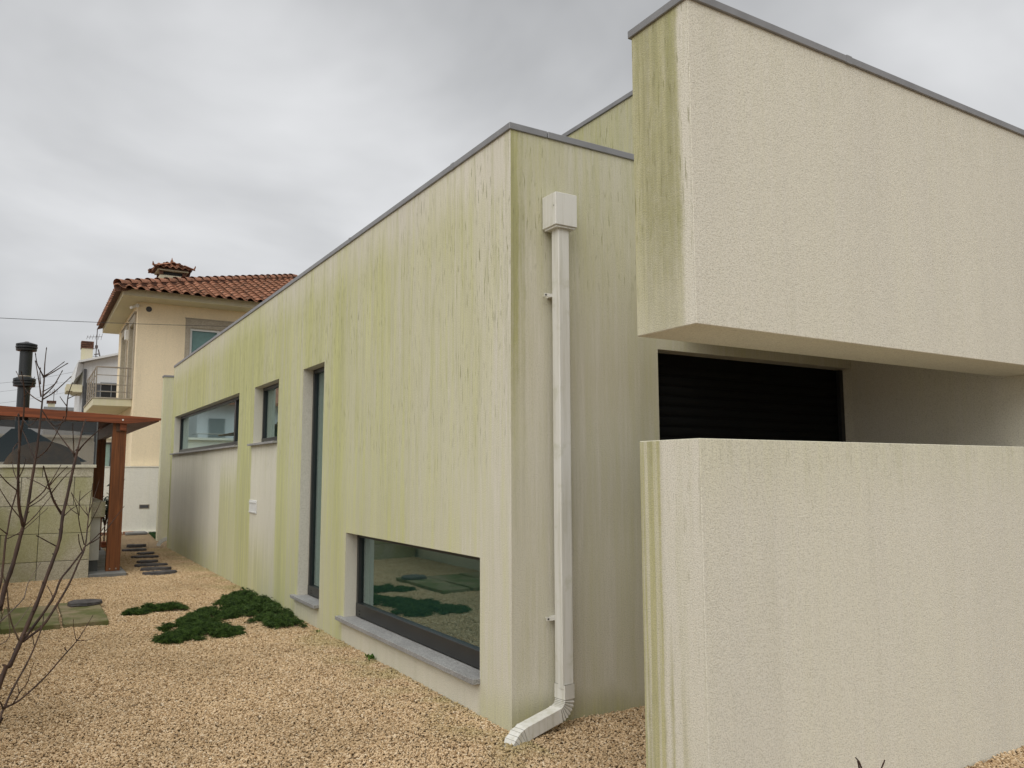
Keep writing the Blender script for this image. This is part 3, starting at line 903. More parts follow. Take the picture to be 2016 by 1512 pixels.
# stone surrounds, frames and glass of the front window
a, b, z0, z1 = up_win
s = MB()
s.box(a - 0.125, b + 0.125, CY - 0.02, CY + 0.10, z1, z1 + 0.25)
s.box(a - 0.125, a, CY - 0.018, CY + 0.10, z0, z1 - 0.001)
s.box(b, b + 0.125, CY - 0.018, CY + 0.10, z0, z1 - 0.001)
s.box(a - 0.14, b + 0.14, CY - 0.04, CY + 0.10, z0 - 0.08, z0 - 0.001)
s.box(a - 0.145, b + 0.145, CY - 0.03, CY + 0.02, z1 + 0.2505, z1 + 0.275)
w_ = s.build('window', M['stone_surround'], cr, 0.004)
s = MB()
for (p, q) in ((a, 1.838), (1.842, b)):
    s.box(p, p + 0.06, CY + 0.05, CY + 0.09, z0, z1); s.box(q - 0.06, q, CY + 0.05, CY + 0.09, z0, z1)
    s.box(p + 0.06, q - 0.06, CY + 0.051, CY + 0.089, z1 - 0.06, z1); s.box(p + 0.06, q - 0.06, CY + 0.051, CY + 0.089, z0, z0 + 0.06)
s.build('frame', M['white_frame'], w_)
box('pane', a + 0.03, b - 0.03, CY + 0.068, CY + 0.074, z0 + 0.03, z1 - 0.03, M['glass_teal'], w_)
box('blind', a, b, CY + 0.115, CY + 0.12, z0, z1, M['teal_blind'], w_)
# side door-windows onto the balcony
for (a, b, z0, z1) in lw:
    s = MB()
    s.box(CX - 0.04, CX + 0.1, a - 0.16, a, z0 - 0.02, z1 + 0.2); s.box(CX - 0.04, CX + 0.1, b, b + 0.16, z0 - 0.02, z1 + 0.2)
    s.box(CX - 0.041, CX + 0.1, a + 0.001, b - 0.001, z1, z1 + 0.2); s.box(CX - 0.07, CX + 0.02, a - 0.2, b + 0.2, z1 + 0.201, z1 + 0.24)
    w_ = s.build('balcony_door', M['stone_surround'], cr, 0.004)
    box('shutter', CX + 0.08, CX + 0.095, a, b, z0, z1, M['soffit_cream'], w_)
# wall lamp
s = MB().box(CX - 0.12, CX - 0.002, 20.72, 20.86, 5.32, 5.62)
s.build('wall_lamp', M['plastic_white'], cr, 0.02)
# balcony
bx0, by0, by1 = -1.19, 19.2, 23.1
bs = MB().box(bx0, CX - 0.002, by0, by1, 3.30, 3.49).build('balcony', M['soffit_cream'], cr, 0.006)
box('balcony_edge', bx0 - 0.02, CX - 0.003, by0 - 0.02, by1, 3.4905, 3.52, M['stone_surround'], bs)
rl = MB()
rx, ry = bx0 + 0.06, by0 + 0.06
for z in (3.68, 3.87, 4.12):
    rl.tube([(CX, ry, z), (rx, ry, z), (rx, by1 - 0.1, z)], 0.011, 6)
rl.tube([(CX, ry, 4.335), (rx, ry, 4.335), (rx, by1 - 0.1, 4.335)], 0.022, 8)
rl.build('railing', M['steel'], bs)
for p in [(rx, ry), (CX - 0.12, ry), (rx, 20.2), (rx, 21.1), (rx, 22.0), (rx, 22.9)]:
    MB().tube([(*p, 3.5205), (*p, 4.335)], 0.018, 6).build('post', M['steel'], bs)
# eaves slab + fascia
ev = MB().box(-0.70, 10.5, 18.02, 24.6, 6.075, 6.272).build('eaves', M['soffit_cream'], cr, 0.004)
# roof planes
TX, TY, TZ, TP = -0.81, 17.86, 6.20, 0.369
TX = -0.86; TY = 17.78
zr = lambda d: TZ + TP * d
roof = MB()
L_ = 6.4
roof.quad((TX, TY, TZ), (14.0, TY, TZ), (14.0, TY + L_, zr(L_)), (TX + L_, TY + L_, zr(L_)))
roof.quad((TX, TY, TZ), (TX + L_, TY + L_, zr(L_)), (TX + L_ + 0.6, TY + L_ + 0.6, zr(L_)), (TX, TY + L_ + 0.6, TZ))
rf = plain(roof, 'roof', M['tile_under'], cr)
# barrel tiles: one mesh, shared
def tile_mesh(w=0.29, l=0.42, h=0.078):
    mb = MB()
    n = 10
    def prof(sc, lift):
        out = []
        for k in range(n + 1):
            t = k / n
            x = (t - 0.5) * w
            zz = h * (0.5 + 0.5 * math.cos(2 * math.pi * (t - 0.30))) if t < 0.8 else h * (0.5 + 0.5 * math.cos(2 * math.pi * 0.5)) * 1
            out.append((x * sc, zz * sc + lift))
        return out
    f = prof(1.0, 0.030); bk = prof(0.94, 0.004)
    for (x, z) in f: mb.v.append((x, 0, z))
    for (x, z) in bk: mb.v.append((x, l, z))
    for (x, z) in f: mb.v.append((x, 0.004, z - 0.018))
    for k in range(n):
        mb.f.append((k, k + 1, n + 2 + k, n + 1 + k))
        mb.f.append((k, 2 * n + 2 + k, 2 * n + 3 + k, k + 1))
    me = mb.mesh('tile')
    for p in me.polygons: p.use_smooth = True
    return me
tm = tile_mesh()
sl = math.atan(TP)
def put_tile(x, y, z, rx, rz, me=tm):
    o = link('tile', me, M['tile'], rf)
    o.location = Vector((x, y, z))
    o.rotation_euler = (rx + random.uniform(-0.015, 0.015), 0, rz + random.uniform(-0.012, 0.012))
    return o
NT_ = 0
colw, roww = 0.272, 0.36
for j in range(18):
    d = j * roww * math.cos(sl) - 0.10
    for i in range(34):
        x = TX + 0.05 + i * colw
        if x - TX < d + 0.12 or x > 5.3: continue
        if NT_ >= 262: continue
        put_tile(x, TY + d, zr(d) + 0.004, sl, 0); NT_ += 1
for i in range(23):                                   # eave row of the left slope
    y = TY + 0.25 + i * colw
    put_tile(TX - 0.02, y, zr(-0.02) - 0.02, sl, -math.pi / 2)
# hip cover tiles
hm = MB()
n = 8
for (yy, rr, zz) in ((0, 0.125, 0.04), (0.42, 0.095, 0.0)):
    for k in range(n + 1):
        g_ = math.pi * k / n
        hm.v.append((rr * math.cos(g_), yy, zz + rr * math.sin(g_)))
for k in range(n):
    hm.f.append((k, k + 1, n + 2 + k, n + 1 + k))
hme = hm.mesh('hip_tile')
for p in hme.polygons: p.use_smooth = True
hip_pitch = math.atan(TP / math.sqrt(2))
MB().tube([(TX, TY, TZ + 0.01), (TX + L_, TY + L_, zr(L_) + 0.01)], 0.11, 8).build('hip_mortar', M['tile_under'], rf)
for i in range(24):
    d = i * 0.37 / math.sqrt(2)
    o = link('hip_tile', hme, M['tile'], rf)
    o.location = Vector((TX + d, TY + d, zr(d) + 0.060))
    o.rotation_euler = Matrix.Rotation(-math.pi / 4, 4, 'Z').to_3x3().__matmul__(Matrix.Rotation(hip_pitch + 0.03, 3, 'X')).to_euler()
# chimney with a little tiled roof
chx, chy = 0.86, 21.3
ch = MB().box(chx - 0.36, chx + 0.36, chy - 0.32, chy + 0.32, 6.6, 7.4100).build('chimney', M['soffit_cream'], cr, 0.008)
s = MB()
for dx, dy in ((-0.32, -0.28), (0.32, -0.28), (-0.32, 0.28), (0.32, 0.28)):
    s.box(chx + dx - 0.05, chx + dx + 0.05, chy + dy - 0.05, chy + dy + 0.05, 7.4105, 7.5300)
s.build('chimney_pier', M['tile_under'], ch)
box('chimney_flue', chx - 0.28, chx + 0.28, chy - 0.24, chy + 0.24, 7.4105, 7.5250, M['soot'], ch)
box('chimney_slab', chx - 0.43, chx + 0.43, chy - 0.39, chy + 0.39, 7.5305, 7.5700, M['soffit_cream'], ch)
s = MB()
e0, e1, zt_ = 0.52, 0.47, 7.8300
s.v += [(chx - e0, chy - e1, 7.5800), (chx + e0, chy - e1, 7.5800), (chx + e0, chy + e1, 7.5800), (chx - e0, chy + e1, 7.5800), (chx, chy, zt_)]
s.f += [(0, 1, 4), (1, 2, 4), (2, 3, 4), (3, 0, 4), (3, 2, 1, 0)]
plain(s, 'chimney_cap', M['tile_under'], ch)
ctm = tile_mesh(0.17, 0.26, 0.05)
for side_ in range(4):
    for j in range(3):
        for i in range(7):
            u = (i - 3) * 0.158
            d = j * 0.17
            if abs(u) > 0.56 - d * 1.05: continue
            base = Vector((u, -e1 - 0.03 + d, 0.0))
            rot = Matrix.Rotation(side_ * math.pi / 2, 3, 'Z')
            p = rot @ base
            o = link('tile', ctm, M['tile'], ch)
            o.location = Vector((chx + p.x * (1.08 if side_ % 2 == 0 else 1.0), chy + p.y, 7.5750 + d * 0.46))
            o.rotation_euler = (rot @ Matrix.Rotation(math.atan(0.46), 3, 'X')).to_euler()
for dx, dy in ((-1, -1), (1, -1), (-1, 1), (1, 1)):
    MB().tube([(chx + dx * 0.15, chy + dy * 0.14, 7.7900), (chx + dx * 0.50, chy + dy * 0.46, 7.6300), (chx + dx * 0.56, chy + dy * 0.51, 7.6250), (chx + dx * 0.585, chy + dy * 0.535, 7.6900), (chx + dx * 0.59, chy + dy * 0.54, 7.7300)], [0.04, 0.04, 0.03, 0.02, 0.008], 6).build('chimney_horn', M['tile'], ch)
MB().lathe(chx, chy, [(0.09, 7.8000), (0.07, 7.8500), (0.025, 7.8700), (0.045, 7.9200), (0.02, 7.9700), (0.006, 8.0300)], 10).build('chimney_finial', M['tile'], ch, smooth=True)
# security camera and round vent
sc_ = MB().tube([(-0.36, 18.66, 5.92), (-0.46, 18.55, 5.86)], 0.036, 10).tube([(-0.30, 18.72, 6.0), (-0.37, 18.65, 5.93)], 0.014, 6)
sc_.tube([(-0.27, 18.74, 5.98), (-0.30, 18.70, 5.95)], 0.05, 8)
sc_.build('security_camera', M['plastic_white'], cr, smooth=False)
MB().lathe(0, 0, [(0.075, 0), (0.075, 0.012)], 14).mesh('round_vent')
vm = MB().tube([(0.0, CY - 0.012, 5.90), (0.0, CY - 0.0005, 5.90)], 0.075, 14).build('round_vent', M['dark_grey'], cr)

# ------------------------------------------------------------------ annex behind, white houses
an = tag(empty('white_annex', (-1.5, 24.0, 0)), 'low white annex with a curtained window behind the pergola', 'building')
plain(wall_grid(1, 24.0, -3.4, -0.265, 0.0, 2.62, [(-0.75, -0.29, 1.2, 2.5)]), 'wall', M['white_wall'], an)
box('roof', -3.5, -0.265, 23.9, 26.0, 2.6205, 2.70, M['white_wall'], an)
w_ = MB().box(-0.75, -0.70, 24.04, 24.09, 1.2, 2.5).box(-0.70, -0.29, 24.041, 24.089, 2.44, 2.5).box(-0.34, -0.29, 24.04, 24.09, 1.2, 2.439).build('window', M['dark_grey'], an)
box('pane', -0.72, -0.31, 24.06, 24.066, 1.2, 2.46, M['glass_teal'], w_)
box('curtain', -0.74, -0.30, 24.12, 24.13, 1.2, 2.49, M['white_frame'], w_)

gh = tag(empty('grey_white_house', (0.3, 42, 0)), 'white house with sloping roof edge, chimney and dark window behind the balcony', 'house')
s = MB()
s.prism([(-0.36, 42, 0), (8, 42, 0), (8, 42, 9.6), (1.2, 42, 7.66), (-0.36, 42, 7.18)], [(-0.36, 50, 0), (8, 50, 0), (8, 50, 9.6), (1.2, 50, 7.66), (-0.36, 50, 7.18)])
s.build('wall', M['grey_white'], gh)
s = MB().prism([(-0.62, 41.6, 7.13), (-0.62, 41.6, 7.24), (8.2, 41.6, 9.83), (8.2, 41.6, 9.72)], [(-0.62, 50, 7.13), (-0.62, 50, 7.24), (8.2, 50, 9.83), (8.2, 50, 9.72)])
s.build('roof', M['grey_white'], gh)
s = MB().box(-0.80, -0.37, 41.7, 44, 5.62, 5.68).box(-1.08, -0.372, 41.8, 44, 5.68, 6.02)
s.build('canopy', M['soffit_cream'], gh)
s = MB().prism([(-0.62, 41.6, 7.12), (-0.37, 41.98, 7.12), (-0.37, 41.98, 6.75), (-0.74, 41.6, 6.25)], [(-0.62, 49, 7.12), (-0.37, 49, 7.12), (-0.37, 49, 6.75), (-0.74, 49, 6.25)])
s.build('eaves', M['grey_white'], gh)
MB().tube([(-0.27, 41.9, 6.85), (-0.27, 41.9, 0)], 0.07, 8).build('drainpipe', M['dark_grey'], gh)
box('cladding', -0.18, 0.45, 41.94, 41.998, 3.5, 6.15, M['dark_grey'], gh)  # flat sheet standing for a recess, its shade put into the dark colour
w_ = box('window', 0.50, 2.2, 41.93, 41.99, 5.45, 6.12, M['screw'], gh)
s = MB().box(0.95, 0.99, 41.90, 41.9295, 5.45, 6.12).box(0.45, 2.25, 41.86, 41.9295, 6.12, 6.2).box(0.5, 2.2, 41.9, 41.929, 5.74, 5.77)
s.build('frame', M['grey_shutter'], w_)
chm = box('chimney', -0.47, 0.05, 42.4, 43.0, 6.9, 8.0, M['soffit_cream'], gh)
for z in (8.0005, 8.1, 8.2, 8.3):
    box('chimney_band', -0.5, 0.08, 42.37, 43.03, z, z + 0.075, M['tile_under'], chm)
box('chimney_core', -0.42, 0.0, 42.45, 42.95, 8.0005, 8.36, M['dark_grey'], chm)

def antenna(name, x, y, z0, z1, label, n_el=6, ln=0.45):
    mb = MB().tube([(x, y, z0), (x, y, z1)], 0.022, 6)
    zb = z1 - (z1 - z0) * 0.28
    mb.tube([(x - ln, y, zb - 0.03), (x + ln * 0.5, y, zb + 0.05)], 0.012, 5)
    for i in range(n_el):
        t = i / (n_el - 1)
        px, pz = x - ln + t * ln * 1.5, zb - 0.03 + 0.08 * t
        hl = 0.10 + 0.07 * t
        mb.tube([(px - 0.03, y, pz - hl), (px + 0.03, y, pz + hl)], 0.009, 4)
        mb.tube([(px, y - hl * 1.6, pz), (px, y + hl * 1.6, pz)], 0.009, 4)
    return tag(mb.build(name, M['antenna']), label, 'antenna', 'roof antennas')
a1 = antenna('roof_antenna', 0.21, 42.5, 7.45, 9.1, 'tall mast antenna beside the banded chimney of the white house')
mb = MB().tube([(0.21, 42.45, 8.05), (0.21, 42.45, 8.2)], 0.07, 8).tube([(0.05, 42.5, 8.02), (0.3, 42.5, 8.02)], 0.012, 5).tube([(0.05, 42.5, 7.62), (0.3, 42.5, 7.62)], 0.012, 5)
mb.tube([(0.30, 42.4, 7.98), (0.42, 42.4, 7.5)], 0.03, 6).tube([(0.12, 42.4, 7.7), (0.36, 42.4, 7.75)], 0.03, 6)
mb.build('dish_arm', M['antenna'], a1)

fh = tag(empty('distant_house', (-1, 60, 0)), 'distant low grey roof with a banded chimney above the pergola', 'house')
box('wall', -1.72, 3.0, 60, 66, 0, 5.9, M['grey_white'], fh)
box('roof', -1.80, 3.1, 59.8, 66.2, 5.9005, 6.12, M['grey_roof'], fh)
c_ = box('chimney', -1.55, -1.12, 60.5, 61.0, 6.1205, 6.42, M['soffit_cream'], fh)
for z in (6.4205, 6.53):
    box('chimney_band', -1.64, -1.05, 60.42, 61.08, z, z + 0.07, M['tile_under'], c_)
box('chimney_core', -1.5, -1.17, 60.5, 61.0, 6.4205, 6.60, M['soffit_cream'], c_)
antenna('roof_antenna', -1.22, 60.6, 6.6, 7.45, 'small antenna on the distant chimney above the pergola', 5, 0.4)

# white house mirrored in the strip window (stands left of the frame)
wh = tag(empty('white_house', (-6, 38, 0)), 'white house with grey shutters and tiled roof reflected in the strip window', 'house')
plain(wall_grid(1, 38.0, -14, -4.3, 0, 5.0, []), 'wall', M['grey_white'], wh)
plain(wall_grid(0, -4.3, 38.0, 46, 0, 5.0, []), 'side_wall', M['grey_white'], wh)
for x0, x1 in ((-5.67, -4.88), (-7.6, -6.8)):
    box('shutter', x0, x1, 37.96, 37.998, 2.6, 4.25, M['grey_shutter'], wh)
s = MB().prism([(-14.3, 37.4, 4.95), (-4.15, 37.4, 4.95), (-4.15, 42, 6.8), (-14.3, 42, 6.8)], [(-14.3, 37.4, 5.1), (-4.15, 37.4, 5.1), (-4.15, 42, 6.95), (-14.3, 42, 6.95)])
s.build('roof', M['tile'], wh)
s = MB()
for z in (2.75, 2.95, 3.15, 3.4):
    s.tube([(-8, 36.6, z), (-4.1, 36.6, z), (-4.1, 37.99, z)], 0.02, 5)
for x in (-8, -6.7, -5.4, -4.1): s.tube([(x, 36.6, 2.5), (x, 36.6, 3.4)], 0.02, 5)
s.build('railing', M['steel'], wh)
box('balcony', -8.1, -4.0, 36.5, 37.99, 2.3, 2.5, M['grey_white'], wh)

# ------------------------------------------------------------------ pergola
pg = tag(empty('pergola', (-1.35, 9.6, 0)), 'red-brown stained timber pergola with boarded roof beside the barbecue', 'pergola')
def post(x0, x1, y0, y1, z0, z1):
    return box('post', x0, x1, y0, y1, z0, z1, M['wood_v'], pg, 0.004)
p1 = post(-1.455, -1.26, 9.55, 9.70, 0.05, 2.37)
s = MB()
for x in (-1.40, -1.315): s.tube([(x, 9.5495, 0.085), (x, 9.543, 0.085)], 0.012, 8)
s.build('bolt', M['steel'], p1)
post(-1.455, -1.26, 13.3, 13.45, 0.05, 2.37)
post(-3.25, -3.06, 13.3, 13.45, 0.05, 2.37)
ring = [(-3.30, 2.393), (-1.27, 2.303), (-0.82, 2.362), (-0.78, 2.37), (-0.78, 2.402), (-3.30, 2.537)]
fb = MB().prism([(x, 9.45, z) for x, z in ring], [(x, 9.53, z) for x, z in ring]).build('fascia_beam', M['wood_x'], pg, 0.003)
MB().tube([(-1.33, 9.4495, 2.36), (-1.33, 9.443, 2.36)], 0.014, 8).build('bolt', M['plastic_white'], fb)
for x0, x1 in ((-1.41, -1.31), (-3.2, -3.1)):
    box('side_beam', x0, x1, 9.535, 14.4, 2.18, 2.362, M['wood_dark'], pg, 0.003)
box('beam_bracket', -1.36, -1.27, 9.49, 9.549, 2.20, 2.312, M['wood_x'], pg)
bd = None
for i in range(34):
    y = 9.54 + i * 0.148
    if bd is None: bd = MB().prism([(-3.30, 0, 0.142), (-0.80, 0, 0.012), (-0.80, 0, 0.040), (-3.30, 0, 0.170)], [(-3.30, 0.138, 0.142), (-0.80, 0.138, 0.012), (-0.80, 0.138, 0.040), (-3.30, 0.138, 0.170)]).mesh('roof_board', 0.006)
    o = link('roof_board', bd, M['wood_x'], pg)
    o.location = Vector((0, y, 2.338)) - pg.location

pad = tag(box('patio_pad', -3.3, -1.19, 9.26, 14.2, -0.1, 0.05, M['concrete'], None, 0.008), 'grey concrete pad under the pergola', 'pad', kind='structure')

# ------------------------------------------------------------------ barbecue
bq = tag(empty('barbecue', (-2.4, 9.3, 0)), 'granite-clad outdoor barbecue with smoked glass screen and tall black flue', 'barbecue')
box('core', -3.28, -1.725, 9.335, 9.60, 0.051, 1.60, M['concrete_dark'], bq)
rows = [(-0.02, 0.27), (0.27, 0.667), (0.667, 1.067), (1.067, 1.482), (1.482, 1.62)]
offs = [[-3.28, -2.37, -1.705], [-3.28, -2.83, -2.37, -1.705], [-3.28, -2.37, -1.705], [-3.28, -2.62, -1.95, -1.705], [-3.28, -2.365, -1.705]]
for (z0, z1), xs in zip(rows, offs):
    for i in range(len(xs) - 1):
        o = box('stone_block', xs[i] + 0.003, xs[i + 1] - 0.003, 9.25 + random.uniform(-0.003, 0.003), 9.33, z0 + 0.003, z1 - 0.003, M['granite_block'], bq, 0.004)
box('ledge', -3.30, -1.675, 9.22, 9.62, 1.621, 1.665, M['granite_ledge'], bq, 0.004)
gf = box('glass_screen', -3.28, -1.69, 9.40, 9.41, 1.6655, 2.312, M['glass_smoked'], bq)
s = MB().box(-1.69, -1.672, 9.39, 9.42, 1.6655, 2.312)
s.build('screen_frame', M['concrete_dark'], gf)
# hood: black pyramid with an arched mouth of ochre oven in front of it
s = MB()
s.v += [(-3.25, 9.75, 1.72), (-1.78, 9.75, 1.72), (-1.78, 10.75, 1.72), (-3.25, 10.75, 1.72), (-2.80, 10.1, 2.22), (-2.55, 10.1, 2.22), (-2.55, 10.4, 2.22), (-2.80, 10.4, 2.22)]
s.f += [(0, 1, 5, 4), (1, 2, 6, 5), (2, 3, 7, 6), (3, 0, 4, 7), (4, 5, 6, 7), (3, 2, 1, 0)]
hood = plain(s, 'hood', M['soot'], bq)
ov = MB()
rings = []
for j in range(9):
    t = j / 8 * math.pi / 2
    rings.append((0.56 * math.cos(t) + 0.001, 1.60 + 0.42 * math.sin(t)))
ov.lathe(0, 0, rings, 28)
ome = ov.mesh('oven_dome', smooth=True)
oo = link('oven_dome', ome, M['oven_brown'], bq)
oo.location = Vector((-2.36, 9.72, 0)) - bq.location
oo.scale = (0.92, 0.30, 1.0)
box('firebox', -3.26, -1.74, 9.605, 10.9, 0.051, 1.60, M['panel_white'], bq)
fl = MB()
fx, fy = -2.672, 10.25
prof = [(0.088, 2.0), (0.088, 2.875), (0.150, 2.885), (0.152, 2.915), (0.142, 2.922), (0.158, 2.930), (0.158, 2.958), (0.145, 2.965), (0.156, 2.973), (0.154, 3.005), (0.075, 3.04), (0.088, 3.045), (0.088, 3.435), (0.140, 3.445), (0.145, 3.475), (0.132, 3.482), (0.150, 3.490), (0.150, 3.515), (0.134, 3.522), (0.148, 3.53), (0.146, 3.552), (0.02, 3.588)]
flo = fl.lathe(fx, fy, prof, 28).build('flue', M['black_steel'], bq)
for zc, r in ((3.046, 0.092), (3.585, 0.03)):
    MB().lathe(fx, fy, [(r, zc - 0.01), (r, zc + 0.006)], 20).build('flue_ring', M['steel'], flo)

ct = tag(empty('barbecue_counter', (-1.6, 9.7, 0)), 'pale counter with thick granite top behind the pergola post', 'counter')
box('top', -1.722, -1.495, 9.62, 12.4, 0.865, 1.10, M['granite_block'], ct, 0.006)
box('panel', -1.715, -1.552, 9.66, 12.3, 0.215, 0.8645, M['panel_white'], ct)
box('plinth', -1.71, -1.56, 9.68, 12.3, 0.051, 0.2145, M['concrete_dark'], ct)
tb = tag(box('timber_block', -1.16, -1.06, 14.55, 14.75, 0.0, 0.11, M['wood_x'], None, 0.004), 'small red-brown timber block on the gravel behind the post', 'timber')

# ------------------------------------------------------------------ paving slabs, slate, stepping stones
def rough_slab(name, x0, x1, y0, y1, z0, z1, mat, jit=0.012, n=5, parent=None):
    ring = []
    def edge(ax, ay, bx, by):
        for k in range(n):
            t = k / n
            ring.append((ax + (bx - ax) * t + random.uniform(-jit, jit), ay + (by - ay) * t + random.uniform(-jit, jit)))
    edge(x0, y0, x1, y0); edge(x1, y0, x1, y1); edge(x1, y1, x0, y1); edge(x0, y1, x0, y0)
    mb = MB().prism([(x, y, z0) for x, y in ring], [(x, y, z1) for x, y in ring])
    return mb.build(name, mat, parent, 0.006)
SL = [(-2.165, -1.755, 5.06, 5.855, 'mossy sandstone slab nearest the house at the front'), (-2.165, -1.755, 5.885, 6.55, 'mossy sandstone slab carrying the piece of dark slate'),
      (-2.70, -2.195, 5.04, 5.835, 'second sandstone slab of the front row, behind the bare shrub'), (-2.70, -2.195, 5.865, 6.48, 'second sandstone slab of the rear row, behind the bare shrub'),
      (-3.22, -2.71, 5.05, 5.85, 'sandstone slab at the picture edge, front row'), (-3.22, -2.71, 5.86, 6.45, 'sandstone slab at the picture edge, rear row')]
for x0, x1, y0, y1, lb in SL:
    tag(rough_slab('paving_slab', x0, x1, y0, y1, -0.03, 0.045 + random.uniform(-0.010, 0.010), M['slab'], 0.007), lb, 'slab', 'mossy paving slabs')

def slate_piece(name, c, lx, ly, rot, z0, h, label, cat, group=None):
    ring = []
    n = 16
    for k in range(n):
        a = 2 * math.pi * k / n
        q = 1 + random.uniform(-0.10, 0.10)
        sx = abs(math.cos(a)) ** 0.75 * math.copysign(1, math.cos(a)); sy = abs(math.sin(a)) ** 0.8 * math.copysign(1, math.sin(a))
        x, y = lx / 2 * sx * q, ly / 2 * sy * q
        ring.append((x * math.cos(rot) - y * math.sin(rot), x * math.sin(rot) + y * math.cos(rot)))
    zt = [h + random.uniform(-0.006, 0.006) for _ in ring]
    mb = MB()
    mb.prism([(c[0] + x, c[1] + y, z0) for x, y in ring], [(c[0] + x * 0.96, c[1] + y * 0.96, z0 + z) for (x, y), z in zip(ring, zt)])
    return tag(mb.build(name, M['slate'], None, 0.004), label, cat, group)
slate_piece('slate_piece', (-1.92, 6.30), 0.36, 0.34, 0.1, 0.050, 0.035, 'dark slate piece lying on the mossy paving slab', 'slate')
ST = [((-0.735, 9.20), 0.50, 'stepping stone nearest the pergola post, first of the path'), ((-0.72, 9.78), 0.46, 'second stepping stone of the path from the pergola post'),
      ((-0.71, 10.38), 0.50, 'third stepping stone of the path from the pergola post'), ((-0.69, 10.98), 0.36, 'fourth, short stepping stone of the path'),
      ((-0.64, 11.85), 0.46, 'fifth stepping stone of the path, beside the pergola post'), ((-0.55, 12.5), 0.30, 'sixth, smallest stepping stone of the path'),
      ((-0.65, 13.35), 0.48, 'seventh, wide stepping stone far along the path'), ((-0.51, 14.38), 0.36, 'farthest stepping stone, near the rear outlet')]
for c, w, lb in ST:
    slate_piece('stepping_stone', c, w, 0.26, random.uniform(-0.1, 0.1), -0.01, 0.045 + random.uniform(0, 0.012), lb, 'stepping stone', 'slate stepping stones')
tag(box('concrete_slab', -0.37, 0.12, 17.9, 18.45, 0.0, 0.05, M['concrete'], None, 0.006), 'small concrete slab at the foot of the white rear wall', 'slab')
for i, x in enumerate((-0.95, -0.68, -0.41)):
    tag(box('edging_brick', x, x + 0.25, 18.2, 18.32, -0.02, 0.06, M['brick_edge'], None, 0.008), ['leftmost reddish edging brick by the white rear wall', 'middle reddish edging brick by the white rear wall', 'reddish edging brick nearest the concrete slab'][i], 'brick', 'edging bricks')

# turf strip
tf = MB()
pts = rng.uniform((0.06, 16.05), (1.2, 18.4), (5200, 2))
tf.quad((0.20, 18.45, 0.0), (1.2, 18.45, 0.0), (1.2, 16.02, 0.0), (0.07, 16.02, 0.0))
for x, y in pts:
    if x < 0.07 + (y - 16.02) * 0.055: continue
    a = random.uniform(0, 6.28); w = 0.006; hh = random.uniform(0.02, 0.05)
    dx, dy = math.cos(a) * w, math.sin(a) * w
    tf.quad((x - dx, y - dy, 0.0), (x + dx, y + dy, 0.0), (x + dy * 2, y - dx * 2, hh))
tag(plain(tf, 'turf', M['turf'], None), 'small patch of green turf at the rear wall corner', 'turf', kind='stuff')

